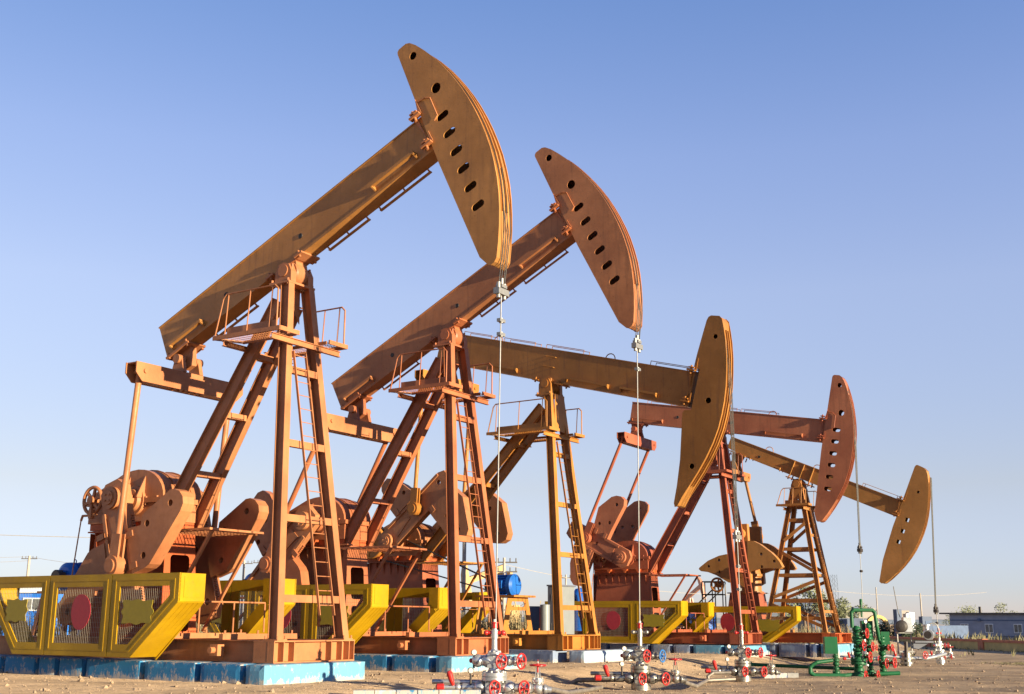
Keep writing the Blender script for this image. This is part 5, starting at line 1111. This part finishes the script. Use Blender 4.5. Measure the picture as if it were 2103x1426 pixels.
# maintenance ladder cage by the rightmost jack
lc = thing('access_stair', 'dark tubular access stair left of the rightmost jack pedestal', 'stair', (9.2, 57.2, 0), -.4); m = MB()
for xx in (0, .5, 1.0):
    m.tube((xx, 0, 0), (xx, 0, 3.2), .03, 6); m.tube((xx, .6, 0), (xx, .6, 3.2), .03, 6)
for z_ in (2.0, 2.6, 3.2): m.tube((0, 0, z_), (1.0, 0, z_), .03, 6); m.tube((0, .6, z_), (1.0, .6, z_), .03, 6)
m.bx(0, 1.0, 0, .6, 1.9, 1.94); m.bar((0, .1, 1.9), (-1.2, .1, 0), .06, .1); m.bar((0, .5, 1.9), (-1.2, .5, 0), .06, .1); m.build('frame', 'dark', lc)
lc = thing('access_stair', 'thin dark ladder standing left of the third jack pedestal', 'stair', (-5.0, 45.5, 0), -.3); m = MB()
for xx in (0, .42): m.tube((xx, 0, 0), (xx, 0, 4.1), .022, 6)
for i in range(11): m.tube((0, 0, .4 + i*.36), (.42, 0, .4 + i*.36), .014, 6)
m.build('frame', 'dark', lc)

# ---------------------------------------------------------------- vegetation
def leaves(m, c, rad, n, size, seed, flat=1.0):
    rnd = random.Random(seed); c = Vector(c)
    for i in range(n):
        d = Vector((rnd.gauss(0, 1), rnd.gauss(0, 1), rnd.gauss(0, 1))).normalized(); p = c + Vector((d.x*rad[0], d.y*rad[1], d.z*rad[2]))*(rnd.random()**.42)
        a = Vector((rnd.gauss(0, 1), rnd.gauss(0, 1), rnd.gauss(0, 1))).normalized(); b = a.orthogonal().normalized(); s_ = size*rnd.uniform(.5, 1.3)
        m.add([p - a*s_, p + b*s_*.5, p + a*s_, p - b*s_*.5], [(0, 1, 2, 3)])
def tree(x, y, h, wdt, label, seed, mat='leaf', dens=1.0, name='small_tree', cat='tree', z=-.4, group='trees along the yard'):
    t = thing(name, label, cat, (x, y, z), 0, group); rnd = random.Random(seed)
    tr = MB(); cr = MB(); tr.tube((0, 0, 0), (rnd.uniform(-.2, .2), 0, h*.55), h*.03, 8, h*.015)
    for i in range(int(9)):
        a = rnd.random()*6.28; r = rnd.random()**.6*wdt*.5; zc_ = h*(.38 + .62*rnd.random()*(1 - r/wdt)); p = Vector((r*math.cos(a), r*math.sin(a), zc_))
        tr.tube((0, 0, h*.35), p, h*.012, 5, h*.004); q = wdt*rnd.uniform(.16, .30); leaves(cr, p, (q, q, q*.75), int(170*dens), h*.022 + .03, seed*31 + i)
    tr.build('trunk', 'bark', t); cr.build('crown', mat, t); return t
def bush(x, y, z, w_, h, label, seed, mat='leaf2', group='bushes at the yard wall', name='bush'):
    t = thing(name, label, 'bush', (x, y, z), 0, group); rnd = random.Random(seed); m = MB()
    st = MB()
    for i in range(6): p = Vector((rnd.uniform(-.5, .5)*w_*.7, rnd.uniform(-.3, .3)*w_, h*rnd.uniform(.3, .72))); st.tube((p.x*.3, p.y*.3, 0), p, .03, 5); leaves(m, p, (w_*.26, w_*.22, h*.30), 150, h*.05, seed*17 + i)
    st.build('stems', 'bark', t); m.build('foliage', mat, t); return t
tree(27.6, 112, 5.4, 4.2, 'feathery green tree seen through the rightmost tower', 3, 'leaf', 1.2); tree(31.4, 113, 4.0, 3.4, 'small pale green tree behind the green pipe arch', 5)
tree(32.4, 118, 3.7, 2.5, 'small tree left of the first gate pillar', 8, 'leaf', .8)
tree(35.5, 121, 3.8, 2.6, 'green tree between the garden arch and the tall gate pillar', 9, 'leaf', .9)
for i, (x, y, h, wd, l) in enumerate(((57.5, 150, 4.0, 6.0, 'left of three treetops above the long building'), (62.0, 152, 4.3, 4.0, 'middle of three treetops above the long building'), (68.5, 156, 4.2, 5.0, 'right of three treetops above the long building'))): tree(x, y, h, wd, l, 20 + i, 'leaf', 1.0)
bush(34.4, 109, -.45, 2.2, 2.3, 'dark green bush in front of the garden arch', 3); bush(36.2, 108, -.45, 2.0, 2.1, 'dark green bush left of the tall gate pillar', 4); bush(35.4, 107.5, -.45, 1.5, 1.8, 'small dark bush between two larger bushes at the arch', 6)
def dry_clump(x, y, w_, h, n, label, seed, z=0, mat='dry'):
    t = thing('dry_weeds', label, 'plant', (x, y, z), 0, 'tall dry weeds behind the jacks'); m = MB(); rnd = random.Random(seed)
    for i in range(n):
        a = rnd.random()*6.28; r = rnd.random()**.5*w_*.5; p = Vector((r*math.cos(a), r*math.sin(a)*.7, 0)); q = p + Vector((rnd.gauss(0, .14), rnd.gauss(0, .14), h*rnd.uniform(.55, 1.0)))
        e = Vector((rnd.gauss(0, 1), rnd.gauss(0, 1), 0)).normalized()*.02; mid = p.lerp(q, .5) + Vector((rnd.gauss(0, .05), rnd.gauss(0, .05), 0))
        m.add([p - e, p + e, mid + e, mid - e], [(0, 1, 2, 3)]); m.add([mid - e, mid + e, q], [(0, 1, 2)])
        for k in range(4): u = mid.lerp(q, rnd.random()); d = Vector((rnd.gauss(0, 1), rnd.gauss(0, 1), rnd.gauss(.4, .6))).normalized()*.12; m.add([u, u + d*.5 + e, u + d, u + d*.5 - e], [(0, 1, 2, 3)])
    m.build('stalks', mat, t)
for i, (x, y, w_, h, l) in enumerate(((.2, 52, 1.9, 2.1, 'dry weed clump framed by the orange motor stand'), (-1.2, 53, 1.6, 1.9, 'dry weed clump left of the orange motor stand'), (-2.4, 54, 1.4, 1.9, 'dry weed clump behind the second jack leg'), (-11.6, 44, 2.0, 1.7, 'dry weeds behind the right panel of the big guard'), (-14.2, 43, 2.8, 2.0, 'dry weeds behind the middle panel of the big guard'), (-17.3, 44, 3.2, 2.0, 'dry weeds behind the left panel of the big guard'), (-10.0, 52, 2.2, 1.7, 'dry weeds between the leftmost tower legs'), (16.0, 66, 3.0, 1.3, 'low weeds under the rightmost tower'), (18.6, 68, 3.0, 1.3, 'low weeds right of the small yellow guard'))): dry_clump(x, y, w_, h, 260, l, 40 + i)
# scattered scrub and stones
rnd = random.Random(11)
gr = MB()
for i in range(3600):
    k = rnd.random()
    if k < .30: f = rnd.random(); p = wl0.lerp(wl1, f)*1.0 + Vector((rnd.gauss(-1.2, 1.0) + 1.6, rnd.gauss(0, 3), 0)); h = rnd.uniform(.1, .4) if rnd.random() < .15 else rnd.uniform(.04, .14)
    elif k < .62: p = Vector((rnd.gauss(22.6, .9), rnd.gauss(52, 1.0), 0)); h = rnd.uniform(.02, .07)
    elif k < .88: p = Vector((rnd.uniform(-40, 30), rnd.uniform(60, 115), 0)); h = rnd.uniform(.1, .6)
    else: p = Vector((rnd.uniform(36, 60), rnd.uniform(104, 117), 0)); h = rnd.uniform(.3, 1.1)
    z_ = ground_z(p.x, p.y) - .02; e = Vector((rnd.gauss(0, 1), rnd.gauss(0, 1), 0)).normalized()*(.03 + h*.06)
    for q in range(3): gr.add([(p.x - e.x, p.y - e.y, z_), (p.x + e.x, p.y + e.y, z_), (p.x + rnd.gauss(0, h*.4), p.y + rnd.gauss(0, h*.4), z_ + h*rnd.uniform(.6, 1.1))], [(0, 1, 2)])
g_ = gr.build('scrub_grass', 'scrub'); g_['kind'] = 'stuff'; g_['label'] = 'thin dry grass growing along the wall and beyond the jacks'
st = MB()
for i in range(6500):
    x, y = rnd.uniform(-14, 24), 17 + 38*rnd.random()**1.5; s_ = .010 + .018*rnd.random() + .05*rnd.random()**14
    z_ = ground_z(x, y); p = [Vector((rnd.gauss(0, 1), rnd.gauss(0, 1), rnd.gauss(0, .6))).normalized()*s_*rnd.uniform(.7, 1.2) for _ in range(6)]
    c_ = Vector((x, y, z_ + s_*.3)); v = [c_ + Vector((s_, 0, 0)), c_ + Vector((0, s_, 0)), c_ + Vector((-s_, 0, 0)), c_ + Vector((0, -s_*1.1, 0)), c_ + Vector((0, 0, s_*.8)), c_ + Vector((0, 0, -s_))]
    v = [a + b*.35 for a, b in zip(v, p)]; st.add(v, [(0, 1, 4), (1, 2, 4), (2, 3, 4), (3, 0, 4), (1, 0, 5), (2, 1, 5), (3, 2, 5), (0, 3, 5)])
s_ = st.build('pebbles', 'rock'); s_['kind'] = 'stuff'; s_['label'] = 'small pebbles scattered over the sand'
# distant low ridge
m = MB(); n_ = 60; vs = []
for i in range(n_ + 1):
    x = -900 + 1900*i/n_; h = 6 + 5*noise.noise(Vector((i*.35, 2, 0))); vs += [(x, 1500, -2), (x, 1500, h), (x, 1560, h*1.1), (x, 1700, -2)]
for i in range(n_):
    for k in range(3): m.f.append([4*i + k, 4*i + 4 + k, 4*i + 5 + k, 4*i + 1 + k]); m.sm.append(True)
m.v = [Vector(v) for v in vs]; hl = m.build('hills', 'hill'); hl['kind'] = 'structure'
